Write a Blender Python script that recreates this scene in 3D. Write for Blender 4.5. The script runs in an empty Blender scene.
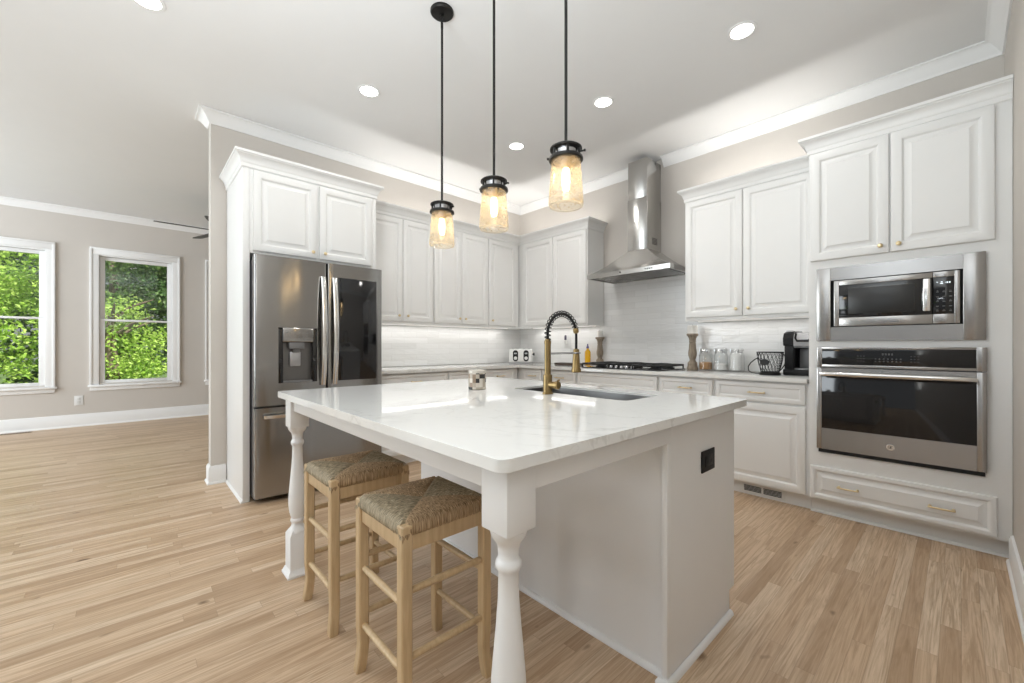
import bpy, bmesh, math, random
from mathutils import Vector, Matrix
random.seed(7)
S = bpy.context.scene
COL = S.collection
PI = math.pi
R = math.radians

# ------------------------------------------------------------------ camera
cam_d = bpy.data.cameras.new('camera')
cam_d.sensor_width = 36.0
cam_d.lens = 413.97 / 1024 * 36.0
cam_d.shift_y = (345.69 - 341.5) / 1024
cam_d.clip_start = 0.05
cam = bpy.data.objects.new('camera', cam_d)
COL.objects.link(cam)
cam.location = (4.193, -4.039, 1.141)
cam.rotation_euler = (R(90), 0, R(47.235))
S.camera = cam

# ------------------------------------------------------------------ world, sun, exposure
S.view_settings.view_transform = 'Standard'
S.view_settings.look = 'None'
S.view_settings.exposure = 0.12
S.view_settings.gamma = 1.0
S.view_settings.use_curve_mapping = False
S.cycles.max_bounces = 10
S.cycles.diffuse_bounces = 6
S.cycles.glossy_bounces = 5
S.cycles.transmission_bounces = 8
S.cycles.transparent_max_bounces = 12
S.cycles.sample_clamp_indirect = 6.0
S.cycles.caustics_reflective = False
S.cycles.caustics_refractive = False
W = bpy.data.worlds.new('sky')
S.world = W
W.use_nodes = True
wn = W.node_tree.nodes
bg = wn['Background']
bg.inputs['Color'].default_value = (0.93, 0.97, 1.0, 1)
bg.inputs['Strength'].default_value = 0.35

sun_d = bpy.data.lights.new('sun', 'SUN')
sun_d.energy = 9.0
sun_d.angle = R(1.5)
sun_d.color = (1.0, 0.95, 0.86)
sun = bpy.data.objects.new('sun', sun_d)
COL.objects.link(sun)
# shines from above the range wall side toward the trees beyond the far windows
sun.rotation_euler = Vector((-0.55, -0.30, -1.0)).to_track_quat('-Z', 'Y').to_euler()

def area(name, loc, target, sx, sy, power, color=(1, 1, 1)):
    d = bpy.data.lights.new(name, 'AREA')
    d.shape = 'RECTANGLE'
    d.size = sx
    d.size_y = sy
    d.energy = power
    d.color = color
    o = bpy.data.objects.new(name, d)
    COL.objects.link(o)
    o.location = loc
    o.rotation_euler = (Vector(target) - Vector(loc)).to_track_quat('-Z', 'Y').to_euler()
    return o
# added lamps out of view: softbox turned to the ceiling, another for living-side daylight
area('bounce_flash', (3.6, -4.75, 1.5), (3.5, -4.4, 9), 0.9, 0.9, 118, (0.88, 0.95, 1.0))
area('living_side_fill', (-2.0, -8.0, 1.9), (-2.4, 0, 1.7), 4.0, 2.6, 235, (0.88, 0.95, 1.0))

# ------------------------------------------------------------------ helpers
class MB:
    def __init__(self, m=None):
        self.bm = bmesh.new()
        self.m = m                       # optional map (u, v, n) -> world
    def _p(self, p):
        return Vector(self.m(*p)) if self.m else Vector(p)
    def verts(self, pts):
        return [self.bm.verts.new(self._p(p)) for p in pts]
    def face(self, vs):
        try:
            return self.bm.faces.new(vs)
        except ValueError:
            return None
    def box(self, a, b, bev=0.0, seg=2):
        x0, y0, z0 = a
        x1, y1, z1 = b
        v = self.verts([(x0, y0, z0), (x1, y0, z0), (x1, y1, z0), (x0, y1, z0),
                        (x0, y0, z1), (x1, y0, z1), (x1, y1, z1), (x0, y1, z1)])
        fs = [self.face([v[i] for i in q]) for q in
              ((3, 2, 1, 0), (4, 5, 6, 7), (0, 1, 5, 4), (1, 2, 6, 5), (2, 3, 7, 6), (3, 0, 4, 7))]
        if bev > 0:
            es = list({e for f in fs for e in f.edges})
            bmesh.ops.bevel(self.bm, geom=es, offset=bev, segments=seg, profile=0.5, affect='EDGES')
        return self
    def lathe(self, prof, c=(0, 0, 0), n=28, cap=True, axis='z', tilt=None):
        rings = []
        mt = tilt or Matrix.Identity(3)
        for r, h in prof:
            ring = []
            for k in range(n):
                a = 2 * PI * k / n
                if axis == 'z':
                    p = Vector((r * math.cos(a), r * math.sin(a), h))
                elif axis == 'y':
                    p = Vector((r * math.cos(a), h, r * math.sin(a)))
                else:
                    p = Vector((h, r * math.cos(a), r * math.sin(a)))
                p = mt @ p + Vector(c)
                ring.append(tuple(p))
            rings.append(self.verts(ring))
        for A, B in zip(rings, rings[1:]):
            for k in range(n):
                self.face([A[k], A[(k + 1) % n], B[(k + 1) % n], B[k]])
        if cap:
            self.face(rings[0][::-1])
            self.face(rings[-1])
        return self
    def tube(self, path, r, n=10, closed=False, cap=True):
        P = [Vector(p) for p in path]
        m = len(P)
        rr = r if isinstance(r, (list, tuple)) else [r] * m
        rings = []
        up = None
        for i in range(m):
            if closed:
                t = P[(i + 1) % m] - P[i - 1]
            else:
                t = P[min(i + 1, m - 1)] - P[max(i - 1, 0)]
            t.normalize()
            if up is None:
                up = Vector((0, 0, 1)) if abs(t.z) < 0.9 else Vector((1, 0, 0))
            s = t.cross(up).normalized()
            up = s.cross(t).normalized()
            rings.append(self.verts([tuple(P[i] + rr[i] * (math.cos(2 * PI * k / n) * s + math.sin(2 * PI * k / n) * up)) for k in range(n)]))
        pairs = list(zip(rings, rings[1:])) + ([(rings[-1], rings[0])] if closed else [])
        for A, B in pairs:
            for k in range(n):
                self.face([A[k], A[(k + 1) % n], B[(k + 1) % n], B[k]])
        if cap and not closed:
            self.face(rings[0][::-1])
            self.face(rings[-1])
        return self
    def loft(self, sections, cap=True):
        rings = [self.verts(s) for s in sections]
        n = len(rings[0])
        for A, B in zip(rings, rings[1:]):
            for k in range(n):
                self.face([A[k], A[(k + 1) % n], B[(k + 1) % n], B[k]])
        if cap:
            self.face(rings[0][::-1])
            self.face(rings[-1])
        return self
    def prism(self, poly, axis, a, b):
        def mk(q, h):
            if axis == 'z': return (q[0], q[1], h)
            if axis == 'y': return (q[0], h, q[1])
            return (h, q[0], q[1])
        return self.loft([[mk(q, a) for q in poly], [mk(q, b) for q in poly]])
    def rings(self, u0, u1, v0, v1, prof):
        """panel built of nested rectangles; prof = (inset, depth n) from the back edge to the centre"""
        sec = []
        for i, h in prof:
            sec.append([(u0 + i, v0 + i, h), (u1 - i, v0 + i, h), (u1 - i, v1 - i, h), (u0 + i, v1 - i, h)])
        return self.loft(sec)
    def sweep(self, path, prof, side=1, closed=False):
        """profile (out, z) swept along an xy path; out goes to the right of travel when side = 1"""
        m = len(path)
        secs = []
        for i in range(m):
            p = Vector(path[i][:2])
            ns = []
            if i > 0:
                d = (p - Vector(path[i - 1][:2])).normalized(); ns.append(Vector((d.y, -d.x)) * side)
            if i < m - 1:
                d = (Vector(path[i + 1][:2]) - p).normalized(); ns.append(Vector((d.y, -d.x)) * side)
            n = ns[0] if len(ns) == 1 else (ns[0] + ns[1]) / (1 + ns[0].dot(ns[1]))
            secs.append([(p.x + n.x * o, p.y + n.y * o, z) for o, z in prof])
        return self.loft(secs)
    def build(self, name, mat, parent=None, angle=32):
        bm = self.bm
        bmesh.ops.remove_doubles(bm, verts=bm.verts, dist=1e-5)
        bmesh.ops.recalc_face_normals(bm, faces=bm.faces)
        off = Vector((0, 0, 0))
        p = parent
        while p is not None:
            off += p.location
            p = p.parent
        if off.length > 0:
            bmesh.ops.translate(bm, verts=bm.verts, vec=-off)
        me = bpy.data.meshes.new(name)
        bm.to_mesh(me)
        bm.free()
        for poly in me.polygons:
            poly.use_smooth = True
        me.set_sharp_from_angle(angle=R(angle))
        me.materials.append(mat)
        o = bpy.data.objects.new(name, me)
        COL.objects.link(o)
        if parent is not None:
            o.parent = parent
        return o

def tag(o, label=None, cat=None, group=None, kind=None):
    if label: o['label'] = label
    if cat: o['category'] = cat
    if group: o['group'] = group
    if kind: o['kind'] = kind
    return o

def thing(name, label, cat, loc=(0, 0, 0), group=None):
    o = bpy.data.objects.new(name, None)
    o.empty_display_size = 0.1
    COL.objects.link(o)
    o.location = loc
    return tag(o, label, cat, group)

def dup(root, loc, label, rotz=None):
    r = root.copy(); COL.objects.link(r); r.location = loc
    if rotz is not None: r.rotation_euler = (0, 0, rotz)
    r['label'] = label
    for ch in root.children:
        c = ch.copy(); COL.objects.link(c); c.parent = r
        for g in ch.children:
            d = g.copy(); COL.objects.link(d); d.parent = c
    return r

def struct(o):
    o['kind'] = 'structure'
    return o

# ------------------------------------------------------------------ materials
class NT:
    def __init__(self, name):
        self.mat = bpy.data.materials.new(name)
        self.mat.use_nodes = True
        self.t = self.mat.node_tree
        self.b = self.t.nodes['Principled BSDF']
    def n(self, typ, **kw):
        nd = self.t.nodes.new(typ)
        for k, v in kw.items(): setattr(nd, k, v)
        return nd
    def l(self, a, b): self.t.links.new(a, b)
    def math(self, op, a, b=None, c=None):
        nd = self.n('ShaderNodeMath', operation=op)
        for i, x in enumerate((a, b, c)):
            if x is None: continue
            if isinstance(x, (int, float)): nd.inputs[i].default_value = x
            else: self.l(x, nd.inputs[i])
        return nd.outputs[0]
    def xyz(self, kind='Object'):
        tc = self.n('ShaderNodeTexCoord')
        sp = self.n('ShaderNodeSeparateXYZ')
        self.l(tc.outputs[kind], sp.inputs[0])
        return tc.outputs[kind], sp.outputs
    def comb(self, x, y, z):
        cb = self.n('ShaderNodeCombineXYZ')
        for i, q in enumerate((x, y, z)):
            if isinstance(q, (int, float)): cb.inputs[i].default_value = q
            else: self.l(q, cb.inputs[i])
        return cb.outputs[0]
    def noise(self, vec, scale, detail=3, rough=0.5, dist=0.0):
        nd = self.n('ShaderNodeTexNoise')
        nd.inputs['Scale'].default_value = scale
        nd.inputs['Detail'].default_value = detail
        nd.inputs['Roughness'].default_value = rough
        nd.inputs['Distortion'].default_value = dist
        if vec is not None: self.l(vec, nd.inputs['Vector'])
        return nd.outputs[0]
    def ramp(self, fac, stops):
        nd = self.n('ShaderNodeValToRGB')
        el = nd.color_ramp.elements
        while len(el) < len(stops): el.new(0.5)
        for e, (p, c) in zip(el, stops):
            e.position = p
            e.color = (*c, 1) if len(c) == 3 else c
        self.l(fac, nd.inputs[0])
        return nd.outputs[0]
    def mix(self, fac, a, b, mode='MIX'):
        nd = self.n('ShaderNodeMix', data_type='RGBA', blend_type=mode)
        for s, x in ((nd.inputs[0], fac), (nd.inputs[6], a), (nd.inputs[7], b)):
            if isinstance(x, (int, float)): s.default_value = x
            elif isinstance(x, tuple): s.default_value = (*x, 1)
            else: self.l(x, s)
        return nd.outputs[2]
    def bump(self, h, strength, dist):
        nd = self.n('ShaderNodeBump')
        nd.inputs['Strength'].default_value = strength
        nd.inputs['Distance'].default_value = dist
        self.l(h, nd.inputs['Height'])
        self.l(nd.outputs[0], self.b.inputs['Normal'])

def plain(name, col, rough=0.5, metal=0.0, var=0.0, spec=0.5, scale=6.0):
    m = NT(name)
    m.b.inputs['Roughness'].default_value = rough
    m.b.inputs['Metallic'].default_value = metal
    m.b.inputs['Specular IOR Level'].default_value = spec
    vec, _ = m.xyz()
    f = m.noise(vec, scale, 3)
    c2 = tuple(x * (1 - var) for x in col)
    m.l(m.ramp(f, [(0.3, col), (0.7, c2)]), m.b.inputs['Base Color'])
    return m.mat

def emit(name, col, strength):
    m = NT(name)
    m.b.inputs['Base Color'].default_value = (*col, 1)
    m.b.inputs['Emission Color'].default_value = (*col, 1)
    m.b.inputs['Emission Strength'].default_value = strength
    return m.mat

M = {}
M['cab'] = plain('cabinet_white_paint', (0.75, 0.75, 0.74), 0.38, var=0.015)
M['trim'] = plain('trim_white_paint', (0.80, 0.80, 0.795), 0.42, var=0.015)
M['island'] = plain('island_white_paint', (0.76, 0.76, 0.76), 0.4, var=0.015)
M['wall'] = plain('wall_greige_paint', (0.575, 0.54, 0.50), 0.75, var=0.02, spec=0.25)
M['ceil'] = plain('ceiling_white_paint', (0.76, 0.76, 0.755), 0.9, var=0.01, spec=0.15)
M['black'] = plain('black_metal', (0.018, 0.017, 0.016), 0.42, 0.6, 0.2)
M['plastic'] = plain('black_plastic', (0.010, 0.010, 0.011), 0.5, 0, 0.2, spec=0.3)
M['glassblack'] = plain('black_glass', (0.008, 0.008, 0.009), 0.07, 0, 0.1, spec=0.6)
M['iron'] = plain('cast_iron', (0.015, 0.015, 0.016), 0.55, 0.2, 0.3, scale=60)
M['brass'] = plain('brushed_gold', (0.31, 0.22, 0.10), 0.36, 1.0, 0.12, scale=30)
M['knob'] = plain('satin_gold', (0.74, 0.60, 0.36), 0.3, 1.0, 0.08)
M['alu'] = plain('polished_handle_steel', (0.78, 0.77, 0.75), 0.2, 1.0, 0.05)
M['chrome'] = plain('dark_chrome', (0.40, 0.40, 0.41), 0.15, 1.0, 0.05)
M['dark'] = plain('dark_gap', (0.015, 0.015, 0.016), 0.8, 0, 0.1)
M['grey'] = plain('grey_enamel', (0.20, 0.20, 0.205), 0.45, 0.3, 0.05)
M['whiteplastic'] = plain('white_plastic', (0.72, 0.72, 0.71), 0.35, 0, 0.02)
M['mark'] = plain('printed_mark', (0.42, 0.42, 0.42), 0.5, 0, 0.05)
M['wax'] = plain('white_wax', (0.82, 0.80, 0.76), 0.5, 0, 0.03)
M['silver'] = plain('silver_plastic', (0.42, 0.42, 0.43), 0.3, 0.5, 0.04)
M['pot'] = emit('downlight_lens', (1.0, 0.97, 0.92), 9.0)
M['bulb'] = emit('bulb_filament_glow', (1.0, 0.76, 0.46), 16.0)
M['led'] = emit('led_strip_glow', (1.0, 0.97, 0.93), 0.35)
M['display'] = emit('display_digits', (0.75, 0.85, 0.9), 0.8)

def steel(name, col=(0.41, 0.40, 0.39), rough=0.26, along='h'):
    m = NT(name)
    vec, s = m.xyz()
    m.b.inputs['Metallic'].default_value = 1.0
    v2 = m.comb(m.math('MULTIPLY', s[0], 3.0), m.math('MULTIPLY', s[1], 3.0), m.math('MULTIPLY', s[2], 260.0))
    f = m.noise(v2, 3.0, 2)
    m.l(m.ramp(f, [(0.3, tuple(c * 0.985 for c in col)), (0.7, col)]), m.b.inputs['Base Color'])
    m.l(m.math('MULTIPLY_ADD', f, 0.03, rough - 0.015), m.b.inputs['Roughness'])
    m.b.inputs['Anisotropic'].default_value = 0.75
    tg = m.n('ShaderNodeTangent', direction_type='RADIAL', axis='Z')
    m.l(tg.outputs[0], m.b.inputs['Tangent'])
    m.b.inputs['Anisotropic Rotation'].default_value = 0.25
    return m.mat
M['steel'] = steel('brushed_stainless')
M['steelfridge'] = steel('fridge_stainless', (0.34, 0.332, 0.322), 0.17)
M['steelhood'] = steel('hood_stainless', (0.52, 0.51, 0.49), 0.24)

def oak_floor():
    m = NT('oak_plank_floor')
    vec, s = m.xyz()
    Wd, Ln = 0.0575, 0.95
    xr = m.math('DIVIDE', s[0], Wd)
    row = m.math('FLOOR', xr)
    wn1 = m.n('ShaderNodeTexWhiteNoise', noise_dimensions='1D')
    m.l(row, wn1.inputs['W'])
    sh = m.math('MULTIPLY_ADD', wn1.outputs['Value'], 7.3, m.math('DIVIDE', s[1], Ln))
    colm = m.math('FLOOR', sh)
    wn2 = m.n('ShaderNodeTexWhiteNoise', noise_dimensions='3D')
    m.l(m.comb(row, colm, 1.7), wn2.inputs['Vector'])
    rnd = wn2.outputs['Value']
    base = m.ramp(rnd, [(0.0, (0.44, 0.305, 0.195)), (0.25, (0.55, 0.395, 0.262)), (0.65, (0.61, 0.455, 0.315)), (1.0, (0.66, 0.515, 0.372))])
    gv = m.comb(m.math('ADD', m.math('MULTIPLY', s[0], 30.0), m.math('MULTIPLY', rnd, 37.0)), m.math('MULTIPLY_ADD', s[1], 1.3, m.math('MULTIPLY', rnd, 91.0)), 0.0)
    g1 = m.noise(gv, 1.0, 5, 0.62, 2.6)
    gv2 = m.comb(m.math('MULTIPLY', s[0], 190.0), m.math('MULTIPLY', s[1], 5.0), m.math('MULTIPLY', rnd, 9.0))
    g2 = m.noise(gv2, 1.0, 3, 0.6)
    c = m.mix(m.math('MULTIPLY', m.ramp(g1, [(0.36, (1, 1, 1)), (0.60, (0, 0, 0))]), 0.62), base, (0.30, 0.185, 0.095), 'MIX')
    c = m.mix(m.math('MULTIPLY', m.ramp(g2, [(0.5, (0, 0, 0)), (0.72, (1, 1, 1))]), 0.34), c, (0.24, 0.145, 0.075), 'MIX')
    # knots
    kn = m.noise(m.comb(m.math('MULTIPLY', s[0], 16.0), m.math('MULTIPLY', s[1], 7.0), m.math('MULTIPLY', rnd, 5.0)), 1.0, 1)
    c = m.mix(m.ramp(kn, [(0.74, (0, 0, 0)), (0.82, (0.9, 0.9, 0.9))]), c, (0.15, 0.085, 0.04))
    fx = m.math('FRACT', xr)
    ex = m.math('MINIMUM', fx, m.math('SUBTRACT', 1.0, fx))
    fy = m.math('FRACT', sh)
    ey = m.math('MULTIPLY', m.math('MINIMUM', fy, m.math('SUBTRACT', 1.0, fy)), Ln / Wd)
    gap = m.math('MINIMUM', ex, ey)
    gm = m.ramp(gap, [(0.0, (1, 1, 1)), (0.026, (0, 0, 0))])
    c = m.mix(m.math('MULTIPLY', gm, 0.40), c, (0.13, 0.08, 0.045))
    m.l(c, m.b.inputs['Base Color'])
    m.l(m.math('MULTIPLY_ADD', g1, 0.14, 0.33), m.b.inputs['Roughness'])
    m.bump(m.math('MINIMUM', gap, 0.03), 0.25, 0.02)
    return m.mat
M['floor'] = oak_floor()

def tile(name, ax):
    m = NT(name)
    vec, s = m.xyz()
    u, v = s[ax], s[2]
    Lt, Ht = 0.30, 0.0635
    vr = m.math('DIVIDE', m.math('SUBTRACT', v, 0.914), Ht)
    row = m.math('FLOOR', vr)
    ur = m.math('MULTIPLY_ADD', row, 0.5, m.math('DIVIDE', u, Lt))
    colm = m.math('FLOOR', ur)
    fx, fy = m.math('FRACT', ur), m.math('FRACT', vr)
    ex = m.math('MULTIPLY', m.math('MINIMUM', fx, m.math('SUBTRACT', 1.0, fx)), Lt)
    ey = m.math('MULTIPLY', m.math('MINIMUM', fy, m.math('SUBTRACT', 1.0, fy)), Ht)
    e = m.math('MINIMUM', ex, ey)
    wn2 = m.n('ShaderNodeTexWhiteNoise', noise_dimensions='3D')
    m.l(m.comb(row, colm, 3.3), wn2.inputs['Vector'])
    c = m.ramp(wn2.outputs['Value'], [(0, (0.72, 0.72, 0.71)), (1, (0.79, 0.79, 0.785))])
    gm = m.ramp(e, [(0.0, (1, 1, 1)), (0.0022, (0, 0, 0))])
    c = m.mix(m.math('MULTIPLY', gm, 0.45), c, (0.62, 0.615, 0.60))
    m.l(c, m.b.inputs['Base Color'])
    m.b.inputs['Roughness'].default_value = 0.16
    wv = m.noise(m.comb(m.math('MULTIPLY', u, 9.0), m.math('MULTIPLY', v, 34.0), m.math('MULTIPLY', wn2.outputs['Value'], 20.0)), 1.0, 2)
    h = m.math('ADD', m.math('MULTIPLY', m.math('MINIMUM', e, 0.003), 0.5), m.math('MULTIPLY', wv, 0.006))
    m.bump(h, 0.6, 1.0)
    return m.mat
M['tilex'] = tile('glazed_white_tile_range', 0)
M['tiley'] = tile('glazed_white_tile_fridge', 1)

def quartz():
    m = NT('white_veined_quartz')
    vec, s = m.xyz()
    w1 = m.noise(vec, 1.6, 5, 0.6, 1.2)
    v1 = m.math('ABSOLUTE', m.math('SUBTRACT', w1, 0.5))
    k1 = m.ramp(v1, [(0.0, (1, 1, 1)), (0.016, (0, 0, 0))])
    w2 = m.noise(vec, 4.2, 4, 0.6, 1.5)
    v2 = m.math('ABSOLUTE', m.math('SUBTRACT', w2, 0.47))
    k2 = m.ramp(v2, [(0.0, (1, 1, 1)), (0.014, (0, 0, 0))])
    msk = m.ramp(m.noise(vec, 1.1, 2), [(0.42, (0, 0, 0)), (0.62, (1, 1, 1))])
    f = m.math('MULTIPLY', m.math('MAXIMUM', m.math('MULTIPLY', k1, 0.5), m.math('MULTIPLY', k2, 0.28)), msk)
    c = m.mix(f, (0.74, 0.74, 0.725), (0.42, 0.41, 0.395))
    m.l(c, m.b.inputs['Base Color'])
    m.b.inputs['Roughness'].default_value = 0.055
    return m.mat
M['quartz'] = quartz()

def lightwood(name, c1, c2, ax=2, rough=0.45, sc=1.0):
    m = NT(name)
    vec, s = m.xyz()
    k = [70.0 * sc] * 3
    k[ax] = 5.0 * sc
    v = m.comb(*[m.math('MULTIPLY', s[i], k[i]) for i in range(3)])
    f = m.noise(v, 1.0, 4, 0.6, 0.4)
    m.l(m.ramp(f, [(0.3, c1), (0.7, c2)]), m.b.inputs['Base Color'])
    m.b.inputs['Roughness'].default_value = rough
    return m.mat
M['beech'] = lightwood('pale_stool_wood', (0.57, 0.42, 0.25), (0.46, 0.325, 0.18))
M['weathered'] = lightwood('weathered_grey_wood', (0.34, 0.28, 0.21), (0.16, 0.125, 0.09), sc=0.8, rough=0.75)
M['bark'] = lightwood('tree_bark', (0.22, 0.17, 0.12), (0.11, 0.085, 0.06), sc=0.2, rough=0.9)
M['fanblade'] = lightwood('dark_fan_wood', (0.055, 0.052, 0.048), (0.035, 0.033, 0.03), ax=1)

def rush():
    m = NT('woven_rush')
    vec, s = m.xyz()
    au, av = m.math('ABSOLUTE', s[0]), m.math('ABSOLUTE', s[1])
    side = m.math('GREATER_THAN', au, av)
    w = m.mix(side, m.comb(m.math('MULTIPLY', s[0], 420.0), m.math('MULTIPLY', s[1], 60.0), 0.0),
              m.comb(m.math('MULTIPLY', s[1], 420.0), m.math('MULTIPLY', s[0], 60.0), 5.0))
    f = m.noise(w, 1.0, 3, 0.6)
    ca = m.ramp(f, [(0.32, (0.09, 0.055, 0.025)), (0.5, (0.33, 0.22, 0.12)), (0.68, (0.60, 0.45, 0.29))])
    cb = m.ramp(f, [(0.32, (0.085, 0.065, 0.04)), (0.5, (0.29, 0.235, 0.15)), (0.68, (0.56, 0.48, 0.35))])
    m.l(m.mix(side, cb, ca), m.b.inputs['Base Color'])  # sheen of the strands put into the colour, a tone per direction
    m.b.inputs['Roughness'].default_value = 0.7
    m.bump(f, 0.5, 0.004)
    return m.mat
M['rush'] = rush()

def clear_glass(name, tint, seeds=False, gloss=0.10, trans=0.0, tcol=(1, 1, 1)):
    m = NT(name)
    t = m.t
    out = t.nodes['Material Output']
    tr = m.n('ShaderNodeBsdfTransparent'); tr.inputs[0].default_value = (*tint, 1)
    gl = m.n('ShaderNodeBsdfGlossy'); gl.inputs['Roughness'].default_value = 0.03
    lw = m.n('ShaderNodeLayerWeight'); lw.inputs[0].default_value = 0.35
    mx = m.n('ShaderNodeMixShader')
    m.l(m.math('MULTIPLY_ADD', lw.outputs['Facing'], 0.45, gloss), mx.inputs[0])
    m.l(tr.outputs[0], mx.inputs[1]); m.l(gl.outputs[0], mx.inputs[2])
    fin = mx.outputs[0]
    if trans > 0:
        tl = m.n('ShaderNodeBsdfTranslucent'); tl.inputs[0].default_value = (*tcol, 1)
        m2 = m.n('ShaderNodeMixShader')
        if seeds:
            vec, s = m.xyz()
            vo = m.n('ShaderNodeTexVoronoi'); vo.inputs['Scale'].default_value = 75.0
            m.l(vec, vo.inputs['Vector'])
            sd = m.ramp(vo.outputs['Distance'], [(0.12, (1, 1, 1)), (0.38, (0, 0, 0))])
            nz = m.noise(vec, 30.0, 3)
            m.l(m.math('ADD', m.math('MULTIPLY', sd, 0.25), m.math('MULTIPLY_ADD', nz, 0.5, trans - 0.25)), m2.inputs[0])
        else:
            m2.inputs[0].default_value = trans
        m.l(fin, m2.inputs[1]); m.l(tl.outputs[0], m2.inputs[2])
        fin = m2.outputs[0]
    m.l(fin, out.inputs['Surface'])
    return m.mat
M['pane'] = clear_glass('window_glass', (0.97, 0.98, 0.97), gloss=0.02)
M['seeded'] = clear_glass('seeded_glass', (1.0, 0.96, 0.88), True, 0.04, 0.22, (0.98, 0.80, 0.54))
M['rimglass'] = clear_glass('frosted_rim_glass', (0.95, 0.95, 0.93), False, 0.12, 0.45, (1.0, 0.96, 0.90))
M['jarglass'] = clear_glass('jar_glass', (0.99, 0.995, 0.995), gloss=0.03)
M['oil'] = plain('amber_soap', (0.78, 0.42, 0.01), 0.12, 0, 0.08)
M['cap'] = plain('purple_cap', (0.10, 0.08, 0.22), 0.35)
M['sugar'] = plain('brown_sugar', (0.50, 0.27, 0.11), 0.9, 0, 0.3, scale=90)
M['flour'] = plain('white_flour', (0.83, 0.82, 0.80), 0.9, 0, 0.05, scale=60)

def leafmat(name, a, b, c):
    m = NT(name)
    vec, s = m.xyz()
    f = m.noise(vec, 2.6, 3)
    gm = m.n('ShaderNodeNewGeometry')
    f2 = m.math('ADD', m.math('MULTIPLY', f, 0.5), m.math('MULTIPLY', gm.outputs['Random Per Island'], 0.5))
    m.l(m.ramp(f2, [(0.25, a), (0.5, b), (0.78, c)]), m.b.inputs['Base Color'])
    m.b.inputs['Roughness'].default_value = 0.5
    m.b.inputs['Subsurface Weight'].default_value = 0.0
    tl = m.n('ShaderNodeBsdfTranslucent'); tl.inputs[0].default_value = (*c, 1)
    mx = m.n('ShaderNodeMixShader'); mx.inputs[0].default_value = 0.4
    m.l(m.b.outputs[0], mx.inputs[1]); m.l(tl.outputs[0], mx.inputs[2])
    m.l(mx.outputs[0], m.t.nodes['Material Output'].inputs['Surface'])
    return m.mat
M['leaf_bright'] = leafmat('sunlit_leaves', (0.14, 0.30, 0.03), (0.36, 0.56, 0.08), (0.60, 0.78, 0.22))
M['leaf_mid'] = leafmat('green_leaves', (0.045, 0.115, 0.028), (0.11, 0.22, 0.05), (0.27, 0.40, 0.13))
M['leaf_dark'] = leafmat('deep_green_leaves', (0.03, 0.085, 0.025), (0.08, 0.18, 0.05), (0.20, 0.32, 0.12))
M['grass'] = plain('grass_ground', (0.10, 0.17, 0.05), 0.9, 0, 0.4)

def tin_label():
    m = NT('patterned_tin_label')
    vec, s = m.xyz()
    an = m.math('MULTIPLY', m.math('ARCTAN2', s[1], s[0]), 0.042)
    v = m.comb(m.math('MULTIPLY', an, 58.0), m.math('MULTIPLY_ADD', s[2], 45.0, 0.4), 0.0)
    fl_ = m.n('ShaderNodeVectorMath', operation='FLOOR'); m.l(v, fl_.inputs[0])
    wn_ = m.n('ShaderNodeTexWhiteNoise', noise_dimensions='3D'); m.l(fl_.outputs[0], wn_.inputs['Vector'])
    c = m.ramp(wn_.outputs['Value'], [(0.0, (0.02, 0.018, 0.017)), (0.22, (0.42, 0.36, 0.29)), (0.45, (0.55, 0.49, 0.42)), (0.70, (0.28, 0.20, 0.14)), (0.82, (0.62, 0.57, 0.50))])
    m.t.nodes[-1].color_ramp.interpolation = 'CONSTANT'
    m.l(c, m.b.inputs['Base Color'])
    m.b.inputs['Roughness'].default_value = 0.4
    return m.mat
M['tin'] = tin_label()

# ------------------------------------------------------------------ the setting
CEIL = 3.065
FX = -4.25            # window wall
RX = 4.385            # right wall
YB = -6.6             # where the modelled room ends behind the photographer
fl = MB().box((FX - 0.12, YB, -0.1), (RX + 0.12, 0.12, 0.0)).build('floor', M['floor'])
struct(fl)
struct(MB().box((FX - 0.12, YB, CEIL), (RX + 0.12, 0.12, CEIL + 0.12)).build('ceiling', M['ceil']))
struct(MB().box((FX - 0.12, 0.0, 0.0), (RX + 0.12, 0.12, CEIL)).build('wall_range', M['wall']))
struct(MB().box((-0.12, -3.545, 0.0), (0.0, 0.0, CEIL)).build('wall_fridge', M['wall']))
struct(MB().box((RX, YB, 0.0), (RX + 0.12, 0.0, CEIL)).build('wall_right', M['wall']))
# window wall with three openings
WINS = [(-5.787, -4.787), (-4.450, -3.447), (-3.115, -2.112)]
ZS, ZH = 0.60, 2.46
mb = MB()
edges = [YB]
for a, b in WINS: edges += [a + 0.075, b - 0.075]
edges.append(0.0)
for k in range(0, len(edges), 2):
    mb.box((FX - 0.12, edges[k], 0.0), (FX, edges[k + 1], CEIL))
for a, b in WINS:
    mb.box((FX - 0.12, a + 0.075, 0.0), (FX, b - 0.075, ZS))
    mb.box((FX - 0.12, a + 0.075, ZH), (FX, b - 0.075, CEIL))
struct(mb.build('wall_window', M['wall']))

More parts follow.
